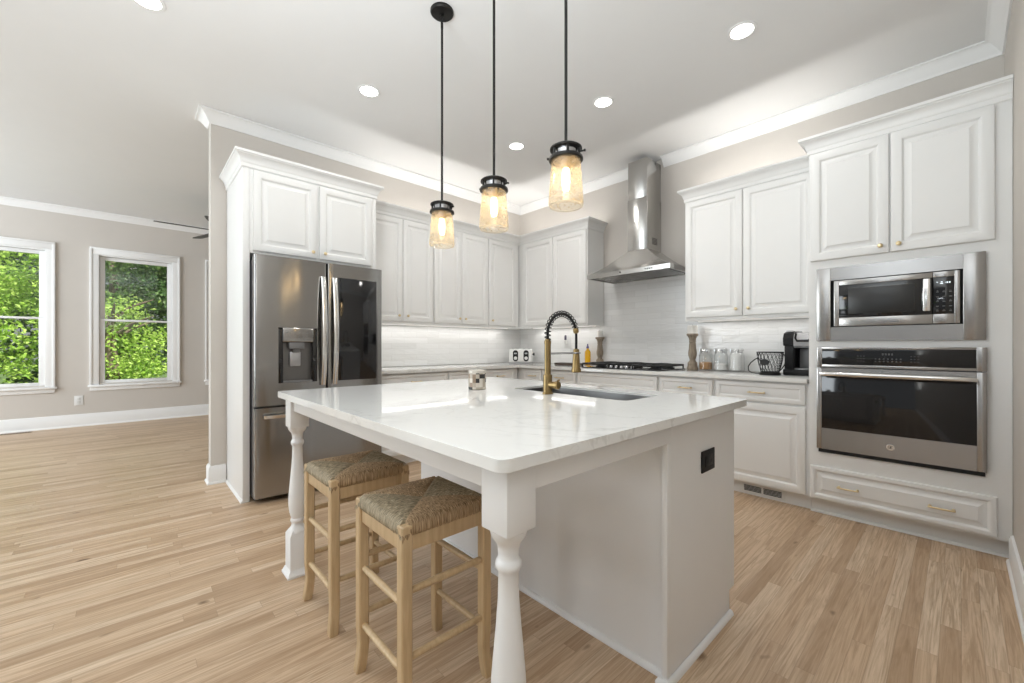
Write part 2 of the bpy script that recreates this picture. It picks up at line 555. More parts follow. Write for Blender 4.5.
def window(idx, a, b):
    root = bpy.data.objects.new('window_%d' % idx, None)
    COL.objects.link(root)
    root.location = (FX, (a + b) / 2, 0.5)
    root['kind'] = 'structure'
    c = MB()
    cw = 0.092
    # casing: stepped boards proud of the wall
    for (y0, y1, z0, z1) in ((a, a + cw, 0.5785, 2.457), (b - cw, b, 0.5785, 2.457), (a, b, 2.458, 2.55)):
        c.box((FX + 0.001, y0, z0), (FX + 0.02, y1, z1), 0.003)
    bw = 0.022
    for (y0, y1, z0, z1) in ((a - 0.004, a + bw, 0.5785, 2.5295), (b - bw, b + 0.004, 0.5785, 2.5295), (a - 0.004, b + 0.004, 2.53, 2.556)):
        c.box((FX + 0.001, y0, z0), (FX + 0.032, y1, z1), 0.004)
    c.build('casing', M['trim'], root)
    c = MB()
    c.box((FX - 0.05, a - 0.02, 0.55), (FX + 0.055, b + 0.02, 0.578), 0.006)
    c.box((FX + 0.001, a, 0.495), (FX + 0.02, b, 0.55), 0.004)
    c.build('sill', M['trim'], root)
    j = MB()      # jamb lining
    for (y0, y1, z0, z1) in ((a + 0.076, a + 0.093, ZS + .001, ZH - .001), (b - 0.093, b - 0.076, ZS + .001, ZH - .001)):
        j.box((FX - 0.115, y0, z0), (FX - 0.001, y1, z1))
    j.box((FX - 0.115, a + 0.093, ZH - 0.018), (FX - 0.001, b - 0.093, ZH - .001))
    j.box((FX - 0.115, a + 0.093, ZS + .001), (FX - 0.052, b - 0.093, ZS + 0.018))
    j.build('jamb', M['trim'], root)
    for nm, z0, z1, x0 in (('upper_sash', 1.50, 2.44, FX - 0.095), ('lower_sash', 0.580, 1.53, FX - 0.055)):
        s_ = MB()
        y0, y1 = a + 0.094, b - 0.094
        st = 0.058
        lo = 0.03 if nm == 'upper_sash' else 0.06
        hi = 0.05 if nm == 'upper_sash' else 0.03
        s_.box((x0, y0, z0), (x0 + 0.035, y0 + st, z1), 0.004)
        s_.box((x0, y1 - st, z0), (x0 + 0.035, y1, z1), 0.004)
        s_.box((x0, y0 + st, z0), (x0 + 0.035, y1 - st, z0 + lo), 0.004)
        s_.box((x0, y0 + st, z1 - hi), (x0 + 0.035, y1 - st, z1), 0.004)
        so = s_.build(nm, M['trim'], root)
        MB().box((x0 + 0.015, y0 + st - 0.004, z0 + lo - 0.004), (x0 + 0.02, y1 - st + 0.004, z1 - hi + 0.004)).build('pane', M['pane'], so)
for i, (a, b) in enumerate(WINS): window(i + 1, a, b)

# crown moulding of the room
ck = 0.08
CROWN = [(0.0, CEIL - 0.001), (0.0, CEIL - ck - 0.012), (0.010, CEIL - ck - 0.012), (0.014, CEIL - ck), (0.022, CEIL - ck + 0.008),
         (0.034, CEIL - 0.052), (0.052, CEIL - 0.028), (0.064, CEIL - 0.018), (0.072, CEIL - 0.014), (0.084, CEIL - 0.012), (0.084, CEIL - 0.001)]
CROWN = [(o * 1.0, z) for o, z in CROWN]
struct(MB().sweep([(1.865, 0), (0, 0), (0, -3.545), (-0.12, -3.545), (-0.12, 0), (FX, 0), (FX, YB)], CROWN, side=-1).build('trim_1', M['trim']))
struct(MB().sweep([(2.13, 0), (RX, 0), (RX, YB)], CROWN, side=1).build('trim_2', M['trim']))
# baseboards
BASE = [(0.0, 0.0), (0.026, 0.0), (0.024, 0.012), (0.016, 0.02), (0.016, 0.125), (0.012, 0.132), (0.010, 0.142), (0.0, 0.148)]
struct(MB().sweep([(0, -3.44), (0, -3.545), (-0.12, -3.545), (-0.12, 0)], BASE, side=-1).build('baseboard_fridge', M['trim']))
BASE2 = [(o, z * 1.18) for o, z in BASE]
struct(MB().sweep([(-0.15, 0), (FX, 0), (FX, YB)], BASE2, side=-1).build('baseboard_window', M['trim']))
struct(MB().sweep([(RX, -0.64), (RX, YB)], BASE, side=1).build('baseboard_right', M['trim']))

# tiled backsplash
mb = MB()
mb.box((0.009, -0.008, 0.915), (1.402, -0.0005, 1.40))
mb.box((1.402, -0.008, 0.915), (2.493, -0.0005, 1.88))
mb.box((2.493, -0.008, 0.915), (3.487, -0.0005, 1.40))
struct(mb.build('wall_range_backsplash', M['tilex']))
struct(MB().box((0.0005, -2.43, 0.915), (0.008, -0.009, 1.40)).build('wall_fridge_backsplash', M['tiley']))

# ------------------------------------------------------------------ cabinetry
def mR(u, v, n): return (u, -n, v)              # range wall: u -> x
def mF(u, v, n): return (n, u, v)               # fridge wall: u -> y

def door_profile(t, raised=True, st=0.058):
    b = t[0]; f = t[1]
    if raised:
        return [(0.0, b), (0.0, f - 0.006), (0.002, f - 0.002), (0.006, f), (st - 0.012, f), (st - 0.008, f - 0.002), (st - 0.003, f - 0.008),
                (st + 0.001, f - 0.012), (st + 0.009, f - 0.012), (st + 0.032, f - 0.002), (st + 0.034, f - 0.000)]
    return [(0.0, b), (0.0, f - 0.006), (0.002, f - 0.002), (0.006, f), (st, f), (st + 0.004, f - 0.003), (st + 0.008, f - 0.007), (st + 0.013, f - 0.007), (st + 0.018, f - 0.006)]

def knob_mesh(m, u, v, n):
    mb = MB(m)
    prof = [(0.006, 0.0), (0.006, 0.004), (0.0042, 0.006), (0.0042, 0.013), (0.011, 0.016), (0.0135, 0.021), (0.012, 0.026), (0.007, 0.029)]
    rings = []
    nn = 18
    for r, h in prof:
        rings.append([(u + r * math.cos(2 * PI * k / nn), v + r * math.sin(2 * PI * k / nn), n + h) for k in range(nn)])
    mb.loft(rings)
    return mb

def pull_mesh(m, u, v, n, half=0.055):
    mb = MB(m)
    for s_ in (-1, 1):
        uu = u + s_ * (half - 0.008)
        mb.loft([[(uu + r * math.cos(2 * PI * k / 12), v + r * math.sin(2 * PI * k / 12), n + h) for k in range(12)] for r, h in ((0.008, 0), (0.008, 0.003), (0.005, 0.006), (0.005, 0.026))])
    path = [(u - half, v, n + 0.026), (u - half * 0.5, v, n + 0.029), (u, v, n + 0.030), (u + half * 0.5, v, n + 0.029), (u + half, v, n + 0.026)]
    mb.tube(path, [0.0045, 0.005, 0.0055, 0.005, 0.0045], 10)
    return mb

def add_door(root, m, u0, u1, v0, v1, n0, n1, knob=None, name='door', raised=True, st=0.058):
    d = MB(m).rings(u0, u1, v0, v1, door_profile((n0, n1), raised, st)).build(name, M['cab'], root)
    if knob: knob_mesh(m, knob[0], knob[1], n1).build('knob', M['knob'], d)
    return d
def add_drawer(root, m, u0, u1, v0, v1, n0, n1, pulls=(), raised=False, st=0.03):
    d = MB(m).rings(u0, u1, v0, v1, door_profile((n0, n1), raised, st)).build('drawer', M['cab'], root)
    for pu, pv in pulls: pull_mesh(m, pu, pv, n1).build('handle', M['knob'], d)
    return d

CT = 2.452           # underside of the cabinet crowns
CABC = [(0.0, CT - 0.012), (0.005, CT - 0.012), (0.009, CT - 0.006), (0.009, CT + 0.018), (0.013, CT + 0.022), (0.015, CT + 0.030), (0.019, CT + 0.044), (0.026, CT + 0.058),
        (0.036, CT + 0.069), (0.044, CT + 0.074), (0.045, CT + 0.080), (0.052, CT + 0.082), (0.052, CT + 0.100), (0.0, CT + 0.100)]

def base_z(m, u, v, n):
    p = m(u, v, n); return (p[0], p[1], 0)

# --- uppers on the fridge wall (n = x, u = y) and the range wall (n = -y, u = x)
UB, UT, UD, UF = 1.372, 2.44, 0.315, 0.335
def upper(label, m, u0, u1, doors, name='upper_cabinet', n0=0.010):
    root = thing(name, label, 'cabinet', m((u0 + u1) / 2, UB, n0), 'white upper wall cabinets')
    b = MB(m)
    b.box((u0 + 0.001, UB, n0), (u1 - 0.001, 2.440, UD))
    b.box((u0 + 0.001, 2.440, UD - 0.018), (u1 - 0.001, CT + 0.09, UD))
    b.box((u0 + 0.001, UB - 0.012, UD - 0.02), (u1 - 0.001, UB + 0.02, UD + 0.004), 0.003)
    b.build('body', M['cab'], root)
    for d in doors:
        add_door(root, m, d[0], d[1], UB + 0.018, UT - 0.008, UD + 0.001, UF, (d[2], UB + 0.075) if d[2] is not None else None)
    return root
upper('white upper cabinet with two raised doors beside the fridge surround', mF, -2.425, -1.62,
      [(-2.40, -1.988, -2.035), (-1.982, -1.628, -1.935)])
upper('white two-door upper cabinet in the middle of the fridge wall', mF, -1.62, -0.857,
      [(-1.612, -1.250, -1.285), (-1.244, -0.865, -1.205)])
upper('narrow one-door white upper cabinet on fridge wall, next to the room corner', mF, -0.857, -0.34,
      [(-0.848, -0.40, -0.80)])
upper('white upper cabinet between the room corner and the range hood', mR, 0.01, 1.40,
      [(0.40, 0.894, None), (0.902, 1.388, None)])
crown = MB().sweep([(1.40, -0.009), (1.40, -UD), (UD, -UD), (UD, -2.42)], CABC, side=-1).build('crown_moulding', M['cab'])
tag(crown, 'white crown moulding running round the corner over the upper cabinets', 'crown moulding')
r = upper('white two-door upper cabinet right of the hood, over the glass jars', mR, 2.493, 3.49,
          [(2.505, 2.976, 2.935), (2.984, 3.470, 3.028)])
MB().sweep([(3.488, -UD), (2.494, -UD), (2.494, -0.009)], CABC, side=-1).build('crown_moulding', M['cab'], r)

# --- fridge surround
root = thing('fridge_cabinet', 'tall white cabinet surround enclosing the refrigerator, two small doors on top', 'cabinet', (0.35, -2.93, 0))
b = MB()
b.box((0.001, -3.437, 0.0), (0.67, -3.392, CT + 0.09), 0.002)
b.build('side_panel', M['cab'], root)
b = MB()
b.box((0.010, -2.455, 1.35), (0.67, -2.427, CT + 0.09), 0.002)
b.box((0.010, -2.45, 0.0), (0.60, -2.427, 1.35), 0.002)
b.build('side_panel', M['cab'], root)
MB().box((0.001, -3.391, 1.822), (0.669, -2.456, CT + 0.09), 0.001).build('body', M['cab'], root)
MB().sweep([(0.03, -3.437), (0.67, -3.437)], [(0, 0.0), (0.012, 0.0), (0.008, 0.012), (0, 0.018)], side=1).build('shoe_trim', M['cab'], root)
add_door(root, mF, -3.372, -2.930, 1.838, UT - 0.012, 0.670, 0.690, (-2.965, 1.885))
add_door(root, mF, -2.910, -2.475, 1.838, UT - 0.012, 0.670, 0.690, (-2.872, 1.885))
MB().sweep([(0.012, -3.437), (0.670, -3.437), (0.670, -2.428), (0.345, -2.428)], CABC, side=1).build('crown_moulding', M['cab'], root)

# --- base cabinets
KZ, BT, BD, BF = 0.10, 0.883, 0.60, 0.62
def base(label, m, u0, u1, fronts):
    root = thing('base_cabinet', label, 'cabinet', m((u0 + u1) / 2, 0, 0.3), 'white base cabinets')
    b = MB(m)
    b.box((u0 + 0.001, KZ, 0.010), (u1 - 0.001, BT, BD))
    b.build('body', M['cab'], root)
    MB(m).box((u0 + 0.001, 0.0, 0.010), (u1 - 0.001, KZ, BD - 0.06)).build('toe_kick', M['cab'], root)
    for f in fronts:
        if f[0] == 'drawer': add_drawer(root, m, f[1], f[2], f[3], f[4], BD + 0.001, BF, f[5])
        else: add_door(root, m, f[1], f[2], f[3], f[4], BD + 0.001, BF, f[5])
    return root
DZ0, DZ1, OZ0, OZ1 = 0.728, 0.868, 0.112, 0.712
rb = base('white base cabinet with drawer over door, next to the oven tower', mR, 2.864, 3.49,
     [('drawer', 2.876, 3.472, DZ0, DZ1, [(3.171, 0.795)]), ('door', 2.876, 3.472, OZ0, OZ1, (2.92, 0.66))])
vg = MB()
vg.box((3.045, -0.548, 0.018), (3.335, -0.541, 0.082), 0.002)
vgo = vg.build('vent_grille', M['cab'], rb)
vg = MB()
for k in range(2):
    x0 = 3.062 + k * 0.133
    for q in range(5):
        z = 0.030 + q * 0.009
        vg.box((x0, -0.5500, z), (x0 + 0.118, -0.5475, z + 0.0055))
vg.build('vent_slot', M['dark'], vgo)
base('white base cabinet below the cooktop\'s right end, drawer over door', mR, 2.391, 2.864,
     [('drawer', 2.401, 2.852, DZ0, DZ1, [(2.634, 0.792)]), ('door', 2.401, 2.852, OZ0, OZ1, (2.80, 0.66))])
base('wide white base cabinet directly under the black cooktop', mR, 1.484, 2.391,
     [('drawer', 1.496, 2.381, DZ0, DZ1, []), ('door', 1.496, 1.934, OZ0, OZ1, (1.89, 0.66)), ('door', 1.942, 2.381, OZ0, OZ1, (1.985, 0.66))])
base('white base cabinet left of the cooktop, one drawer with gold pull', mR, 0.99, 1.484,
     [('drawer', 1.002, 1.472, DZ0, DZ1, [(1.26, 0.795)]), ('door', 1.002, 1.472, OZ0, OZ1, (1.05, 0.66))])
base('white base cabinet filling the room corner under the toaster', mR, 0.02, 0.99,
     [('drawer', 0.68, 0.98, DZ0, DZ1, [(0.85, 0.795)]), ('door', 0.68, 0.98, OZ0, OZ1, None)])
base('white base cabinet on fridge wall, next to the refrigerator', mF, -2.425, -1.625,
     [('drawer', -2.41, -1.635, DZ0, DZ1, [(-2.0, 0.795)]), ('door', -2.41, -2.03, OZ0, OZ1, (-2.07, 0.66)), ('door', -2.02, -1.635, OZ0, OZ1, (-1.98, 0.66))])
base('white base cabinet on fridge wall, between its neighbour and the corner', mF, -1.625, -0.63,
     [('drawer', -1.615, -0.69, DZ0, DZ1, [(-0.92, 0.795)]), ('door', -1.615, -1.16, OZ0, OZ1, (-1.2, 0.66)), ('door', -1.15, -0.69, OZ0, OZ1, (-1.11, 0.66))])

# worktop along both walls
w = MB()
w.loft([[(0.009, -2.424, z), (0.655, -2.424, z), (0.655, -0.655, z), (3.487, -0.655, z), (3.487, -0.009, z), (0.009, -0.009, z)] for z in (0.884, 0.914)])
es = [e for e in w.bm.edges]
bmesh.ops.bevel(w.bm, geom=es, offset=0.003, segments=2, profile=0.5, affect='EDGES')
tag(w.build('worktop', M['quartz']), 'white quartz worktop running along both walls under the backsplash', 'worktop')

# --- oven tower
X0, X1, TD, TF = 3.492, 4.383, 0.60, 0.618
root = thing('oven_tower', 'tall white cabinet tower housing the microwave and wall oven', 'cabinet', (3.94, -0.3, 0))
b = MB()
b.box((X0, -TD, KZ), (3.528, -0.010, CT + 0.09))
b.box((4.300, -TD, KZ), (X1, -0.010, CT + 0.09))
b.box((3.528, -TD, 1.672), (4.300, -0.010, CT + 0.09))
b.box((3.528, -TD, 1.140), (4.300, -0.010, 1.160))
b.box((3.528, -TD, KZ), (4.300, -0.010, 0.425))
b.box((3.528, -0.025, 0.425), (4.300, -0.010, 1.672))
b.build('body', M['cab'], root)
f = MB()
for (x0, x1, z0, z1) in ((X0, 3.552, KZ, CT), (4.278, X1, KZ, CT), (3.552, 4.278, 1.640, CT), (3.552, 4.278, KZ, 0.440)):
    f.box((x0, -TF + 0.0, z0), (x1, -TD - 0.0005, z1))
f.box((3.552, -TF, 1.118), (4.278, -TD - 0.0005, 1.185))
f.build('face_frame', M['cab'], root)
MB().box((X0, -TD + 0.055, 0.0), (X1, -0.02, KZ)).build('toe_kick', M['cab'], root)
MB().sweep([(X0, -0.560), (X1, -0.560)], [(0, 0.0), (0.014, 0.0), (0.011, 0.010), (0, 0.016)], side=1).build('shoe_trim', M['cab'], root)
add_door(root, mR, 3.504, 3.900, 1.712, UT - 0.004, TF + 0.0005, TF + 0.020, (3.862, 1.755))
add_door(root, mR, 3.908, 4.322, 1.712, UT - 0.004, TF + 0.0005, TF + 0.020, (3.945, 1.755))
add_drawer(root, mR, 3.502, 4.330, 0.115, 0.330, TF + 0.0005, TF + 0.020, [(3.705, 0.218), (4.123, 0.216)], raised=True, st=0.034)
MB().sweep([(X1, -TF), (X0, -TF), (X0, -0.382)], CABC, side=-1).build('crown_moulding', M['cab'], root)
MB().box((X0 + 0.001, -TF, CT), (X1, -TD, CT + 0.09)).build('frieze', M['cab'], root)

# --- microwave with trim kit
root = thing('microwave', 'built-in stainless steel microwave in wide trim above the wall oven', 'microwave', (3.913, -0.45, 1.17))
t = MB()
yo, yi = -0.634, -0.6185
for (x0, x1, z0, z1) in ((3.537, 3.614, 1.172, 1.655), (4.206, 4.291, 1.172, 1.655), (3.614, 4.206, 1.570, 1.655), (3.614, 4.206, 1.172, 1.263)):
    t.box((x0, yo, z0), (x1, yi, z1), 0.003 if x1 - x0 < 0.3 else 0.0)
t.build('trim_frame', M['steel'], root)
MB().box((3.545, -0.590, 1.180), (4.285, -0.06, 1.645)).build('body', M['grey'], root)
MB().box((3.606, -0.612, 1.256), (4.214, -0.592, 1.577)).build('recess', M['dark'], root)
dr = MB()
Y0, Y1 = -0.642, -0.613
for (x0, x1, z0, z1) in ((3.632, 3.659, 1.268, 1.564), (3.659, 4.088, 1.533, 1.564), (3.659, 4.088, 1.268, 1.322)):
    dr.box((x0, Y0, z0), (x1, Y1, z1), 0.002)
dro = dr.build('door', M['steel'], root)
MB().box((3.6585, Y0 + 0.003, 1.3215), (4.086, Y1, 1.5335), 0.001).build('window_glass', M['glassblack'], dro)
MB().box((3.706, Y0 + 0.0022, 1.345), (4.012, Y0 + 0.004, 1.508), 0.0005).build('mesh_screen', plain('microwave_mesh', (0.018, 0.018, 0.018), 0.3), dro)
h = MB()
h.box((4.048, -0.672, 1.340), (4.080, -0.660, 1.528), 0.005)
h.box((4.053, -0.661, 1.345), (4.075, -0.638, 1.362), 0.002)
h.box((4.053, -0.661, 1.506), (4.075, -0.638, 1.523), 0.002)
h.build('handle', M['alu'], dro)
bd = MB()
for k in range(7):
    x = 3.884 + k * 0.0092
    bd.box((x, Y0 - 0.0008, 1.2845), (x + 0.0065, Y0 + 0.001, 1.2925))
bd.build('brand_mark', M['grey'], dro)
cp = MB()
for (x0, x1, z0, z1) in ((4.173, 4.195, 1.268, 1.564), (4.090, 4.173, 1.533, 1.564), (4.090, 4.173, 1.268, 1.322)):
    cp.box((x0, Y0, z0), (x1, Y1, z1), 0.002)
cpo = cp.build('control_panel', M['steel'], root)
MB().box((4.0895, Y0 + 0.003, 1.3215), (4.1735, Y1, 1.5335), 0.001).build('panel_glass', M['glassblack'], cpo)
bprint = plain('button_print', (0.14, 0.14, 0.14), 0.5)
for cc in range(3):
    mk = MB()
    for rr in range(5):
        x = 4.098 + cc * 0.026; z = 1.338 + rr * 0.027
        mk.box((x + 0.003, Y0 + 0.0018, z), (x + 0.014, Y0 + 0.0035, z + 0.004))
        if rr % 2 == 0: mk.box((x + 0.005, Y0 + 0.0018, z + 0.008), (x + 0.012, Y0 + 0.0035, z + 0.010))
    mk.build('printed_lettering', bprint, cpo)
mk = MB()
for x0, x1, z0, z1 in ((4.103, 4.109, 1.503, 1.506), (4.118, 4.129, 1.494, 1.499), (4.120, 4.127, 1.503, 1.507), (4.143, 4.149, 1.496, 1.505), (4.153, 4.158, 1.496, 1.505), (4.137, 4.140, 1.499, 1.502)):
    mk.box((x0, Y0 + 0.0016, z0), (x1, Y0 + 0.0034, z1))
mk.build('display_digit', M['display'], cpo)

# --- wall oven
root = thing('wall_oven', 'stainless steel wall oven with black glass door, below the microwave', 'oven', (3.917, -0.45, 0.43))
MB().box((3.545, -0.597, 0.432), (4.285, -0.05, 1.130)).build('body', M['grey'], root)
MB().box((3.548, -0.632, 0.430), (4.288, -0.6182, 0.4545)).build('vent_gap', M['dark'], root)
p = MB()
yo = -0.640
for (x0, x1, z0, z1) in ((3.540, 3.568, 1.0, 1.132), (4.256, 4.294, 1.0, 1.132), (3.568, 4.256, 1.118, 1.132), (3.568, 4.256, 1.0, 1.017)):
    p.box((x0, yo, z0), (x1, -0.6185, z1), 0.002)
po = p.build('control_panel', M['steel'], root)
MB().box((3.5675, yo + 0.003, 1.0165), (4.2565, -0.6185, 1.1185), 0.001).build('panel_glass', M['glassblack'], po)
oprint = plain('oven_print', (0.10, 0.10, 0.10), 0.5)
for xs in ((3.75, 3.765, 3.78), (3.995, 4.01, 4.025)):
    mk = MB()
    for x in xs:
        for z in (1.042, 1.058, 1.074):
            mk.box((x, yo + 0.0018, z), (x + 0.007, yo + 0.0035, z + 0.003))
    mk.build('printed_lettering', oprint, po)
mk = MB()
for k in range(7):
    for z in (1.040, 1.056):
        mk.box((3.835 + k * 0.019, yo + 0.0018, z), (3.842 + k * 0.019, yo + 0.0035, z + 0.006))
mk.build('printed_lettering', oprint, po)
mk = MB()
for k in range(4):
    mk.box((3.868 + k * 0.014, yo + 0.0018, 1.082), (3.876 + k * 0.014, yo + 0.0035, 1.094))
mk.build('display_digit', oprint, po)
d = MB()
for (x0, x1, z0, z1) in ((3.540, 3.568, 0.455, 0.995), (4.257, 4.294, 0.455, 0.995), (3.568, 4.257, 0.948, 0.995), (3.568, 4.257, 0.455, 0.594)):
    d.box((x0, -0.646, z0), (x1, -0.6185, z1), 0.003 if x1 - x0 < 0.3 else 0.0)
do = d.build('door', M['steel'], root)
MB().box((3.5675, -0.644, 0.5935), (4.2575, -0.62, 0.9485), 0.001).build('window_glass', M['glassblack'], do)
h = MB()
h.tube([(3.568, -0.688, 0.955), (3.60, -0.692, 0.957), (3.75, -0.694, 0.957), (3.913, -0.695, 0.957), (4.08, -0.694, 0.957), (4.225, -0.692, 0.957), (4.258, -0.688, 0.955)], [0.012, 0.015, 0.016, 0.016, 0.016, 0.015, 0.012], 14)
for x in (3.585, 4.241):
    h.box((x - 0.012, -0.690, 0.945), (x + 0.012, -0.645, 0.968), 0.003)
h.build('handle', M['alu'], do)
e = MB()
e.lathe([(0.0, -0.6468), (0.019, -0.6468), (0.0195, -0.6472), (0.0195, -0.6498), (0.017, -0.6504), (0.0165, -0.6490), (0.0, -0.6490)], (3.908, 0, 0.524), 24, False, 'y')
eo = e.build('emblem', M['alu'], do)
e = MB()      # looping monogram inside the round badge
def loop(cx, cz, w_, h_, a0, a1, tail):
    pts = []
    for k in range(15):
        a = a0 + (a1 - a0) * k / 14
        pts.append((cx + w_ * math.cos(a), -0.6496, cz + h_ * math.sin(a)))
    return pts + tail
e.tube(loop(3.9025, 0.525, 0.0055, 0.008, R(60), R(330), [(3.908, -0.6496, 0.526), (3.904, -0.6496, 0.525)]), 0.0011, 6)
e.tube(loop(3.9135, 0.528, 0.0045, 0.0045, R(30), R(270), []), 0.0011, 6)
e.tube(loop(3.9135, 0.520, 0.0050, 0.0045, R(90), R(330), []), 0.0011, 6)
e.build('monogram', M['plastic'], eo)

# ------------------------------------------------------------------ refrigerator
root = thing('refrigerator', 'stainless steel French-door refrigerator with water dispenser and black glass panel', 'refrigerator', (0.42, -2.925, 0))
FY0, FY1 = -3.385, -2.432
b = MB()
b.box((0.05, FY0 + 0.006, 0.03), (0.728, FY1 - 0.032, 1.775), 0.004)
b.build('body', M['grey'], root)
for y in (FY0 + 0.06, FY1 - 0.06):
    for x in (0.66, 0.12):
        MB().lathe([(0.018, 0), (0.018, 0.03)], (x, y, 0), 12).build('foot', M['plastic'], root)
MB().box((0.60, FY0 + 0.09, 0.012), (0.70, FY1 - 0.09, 0.03)).build('base_grille', M['plastic'], root)
def fdoor(y0, y1, z0, z1, x0=0.732, x1=0.800, r=0.012):
    # slab with rounded vertical edges, crown slightly bowed
    pts = [(x0, y0)]
    for k in range(5):
        a = R(180 + 0) ; 
        t_ = k / 4 * PI / 2
        pts.append((x1 - r + r * math.sin(t_), y0 + r - r * math.cos(t_)))
    nb = 8
    for k in range(1, nb):
        s_ = k / nb
        pts.append((x1 + 0.007 * math.sin(PI * s_), y0 + r + (y1 - y0 - 2 * r) * s_))
    for k in range(5):
        t_ = k / 4 * PI / 2
        pts.append((x1 - r + r * math.cos(t_), y1 - r + r * math.sin(t_)))
    pts.append((x0, y1))
    return pts
YM = -2.890
def hinge_cut(name, y0, y1, z0, z1, hole=None):
    m_ = MB()
    if hole is None:
        m_.loft([[(x, y, z) for x, y in fdoor(y0, y1, z0, z1)] for z in (z0, z1)])
    return m_
# left door with a dispenser recess: four slabs round the hole share one mesh
dl = MB()
hy0, hy1, hz0, hz1 = -3.236, -2.966, 0.865, 1.165
P = fdoor(FY0, YM - 0.004, 0, 0)
dl.loft([[(x, y, z) for x, y in P] for z in (1.275, 1.795)])
dl.loft([[(x, y, z) for x, y in P] for z in (0.705, hz0)])
Pl = [q for q in P if q[1] < hy0 - 0.002]
x_at = lambda y: 0.800 + 0.007 * math.sin(PI * (y - FY0 - 0.012) / (YM - 0.004 - FY0 - 0.024))
dl.loft([[(x, y, z) for x, y in Pl + [(x_at(hy0), hy0), (0.732, hy0)]] for z in (hz0, 1.275)])
Pr = [q for q in P if q[1] > hy1 + 0.002]
dl.loft([[(x, y, z) for x, y in [(0.732, hy1), (x_at(hy1), hy1)] + Pr] for z in (hz0, 1.275)])
dlo = dl.build('door', M['steelfridge'], root, 40)
q = MB()
q.box((0.733, hy0, hz0), (0.745, hy1, 1.275))
q.build('dispenser_recess', plain('dispenser_dark_steel', (0.17, 0.165, 0.16), 0.35, 0.8), dlo)
for ya in (hy0, hy1 - 0.032):
    MB().box((0.745, ya, hz0), (0.802, ya + 0.032, 1.262), 0.003).build('dispenser_side', M['glassblack'], dlo)
q = MB()
q.box((0.745, hy0 + 0.024, 1.165), (0.816, hy1 - 0.024, 1.278), 0.012, 3)
qo = q.build('dispenser_panel', M['steelfridge'], dlo)
mk = MB()
for k in range(6):
    mk.box((0.8155, hy0 + 0.045 + k * 0.029, 1.235), (0.8168, hy0 + 0.059 + k * 0.029, 1.239))
    mk.box((0.8155, hy0 + 0.045 + k * 0.029, 1.212), (0.8168, hy0 + 0.056 + k * 0.029, 1.215))
mk.build('icon_mark', M['grey'], qo)
q = MB()
q.box((0.755, -3.165, 1.115), (0.806, -3.058, 1.168), 0.008)
q.box((0.760, -3.135, 1.09), (0.785, -3.085, 1.12), 0.004)
q.build('dispenser_spout', M['grey'], dlo)
q = MB()
q.box((0.750, -3.150, 0.985), (0.770, -3.075, 1.095), 0.006)
q.box((0.768, -3.140, 1.02), (0.773, -3.085, 1.08), 0.002)
q.build('dispenser_paddle', M['silver'], dlo)
q = MB()
q.box((0.745, hy0 + 0.033, hz0), (0.803, hy1 - 0.033, hz0 + 0.012), 0.003)
q.build('drip_tray', M['grey'], dlo)
drr = MB()
drr.loft([[(x, y, z) for x, y in fdoor(YM + 0.004, FY1, 0, 0)] for z in (0.705, 1.795)])
dro = drr.build('door', M['steelfridge'], root, 40)
MB().box((0.790, -2.806, 0.862), (0.8095, -2.487, 1.688), 0.002).build('glass_panel', M['glassblack'], dro)
def fr_handle(y, par, tilt):
    h = MB()
    secs = []
    for k in range(17):
        s_ = k / 16
        z = 0.835 + 0.845 * s_
        bow = math.sin(PI * s_) ** 0.8
        x = 0.818 + 0.040 * bow
        w_ = 0.017
        secs.append([(x - 0.008, y - w_, z), (x + 0.005, y - w_, z), (x + 0.008, y - w_ + 0.006, z), (x + 0.008, y + w_ - 0.006, z), (x + 0.005, y + w_, z), (x - 0.008, y + w_, z)])
    h.loft(secs)
    for z in (0.85, 1.655):
        h.box((0.800, y - 0.012, z), (0.828, y + 0.012, z + 0.02))
    h.build('handle', M['alu'], par)
fr_handle(-2.925, dlo, 0)
fr_handle(-2.838, dro, 0)
dz = MB()
dz.loft([[(x, y, z) for x, y in fdoor(FY0, FY1, 0, 0)] for z in (0.045, 0.690)])
dzo = dz.build('freezer_drawer', M['steelfridge'], root, 40)
h = MB()
h.loft([[(x, y, z) for (x, z) in ((0.818 + bx, 0.615), (0.838 + bx, 0.618), (0.842 + bx, 0.640), (0.830 + bx, 0.645), (0.816 + bx, 0.642))] for y, bx in ((-3.335, 0.0), (-3.28, 0.012), (-3.1, 0.02), (-2.92, 0.022), (-2.74, 0.02), (-2.56, 0.012), (-2.508, 0.0))])
for y in (-3.325, -2.535):
    h.box((0.800, y, 0.620), (0.825, y + 0.018, 0.638))
h.build('handle', M['alu'], dzo)

# ------------------------------------------------------------------ range hood
root = thing('range_hood', 'stainless steel chimney range hood above the cooktop', 'range hood', (1.99, -0.25, 1.84))
hx0, hx1, hy = 1.530, 2.440, -0.50
c = MB()
c.loft([[(hx0, hy, 1.838), (hx1, hy, 1.838), (hx1, -0.010, 1.838), (hx0, -0.010, 1.838)],
        [(hx0, hy, 1.880), (hx1, hy, 1.880), (hx1, -0.010, 1.880), (hx0, -0.010, 1.880)]], cap=False)
# concave pyramid
secs = []
for k in range(9):
    s_ = k / 8
    g = s_ ** 0.85
    z = 1.880 + 0.222 * (s_ ** 1.12)
    secs.append([(hx0 + (1.885 - hx0) * g, hy + (-0.295 - hy) * g, z), (hx1 + (2.105 - hx1) * g, hy + (-0.295 - hy) * g, z),
                 (hx1 + (2.105 - hx1) * g, -0.010, z), (hx0 + (1.885 - hx0) * g, -0.010, z)])
c.loft(secs, cap=False)
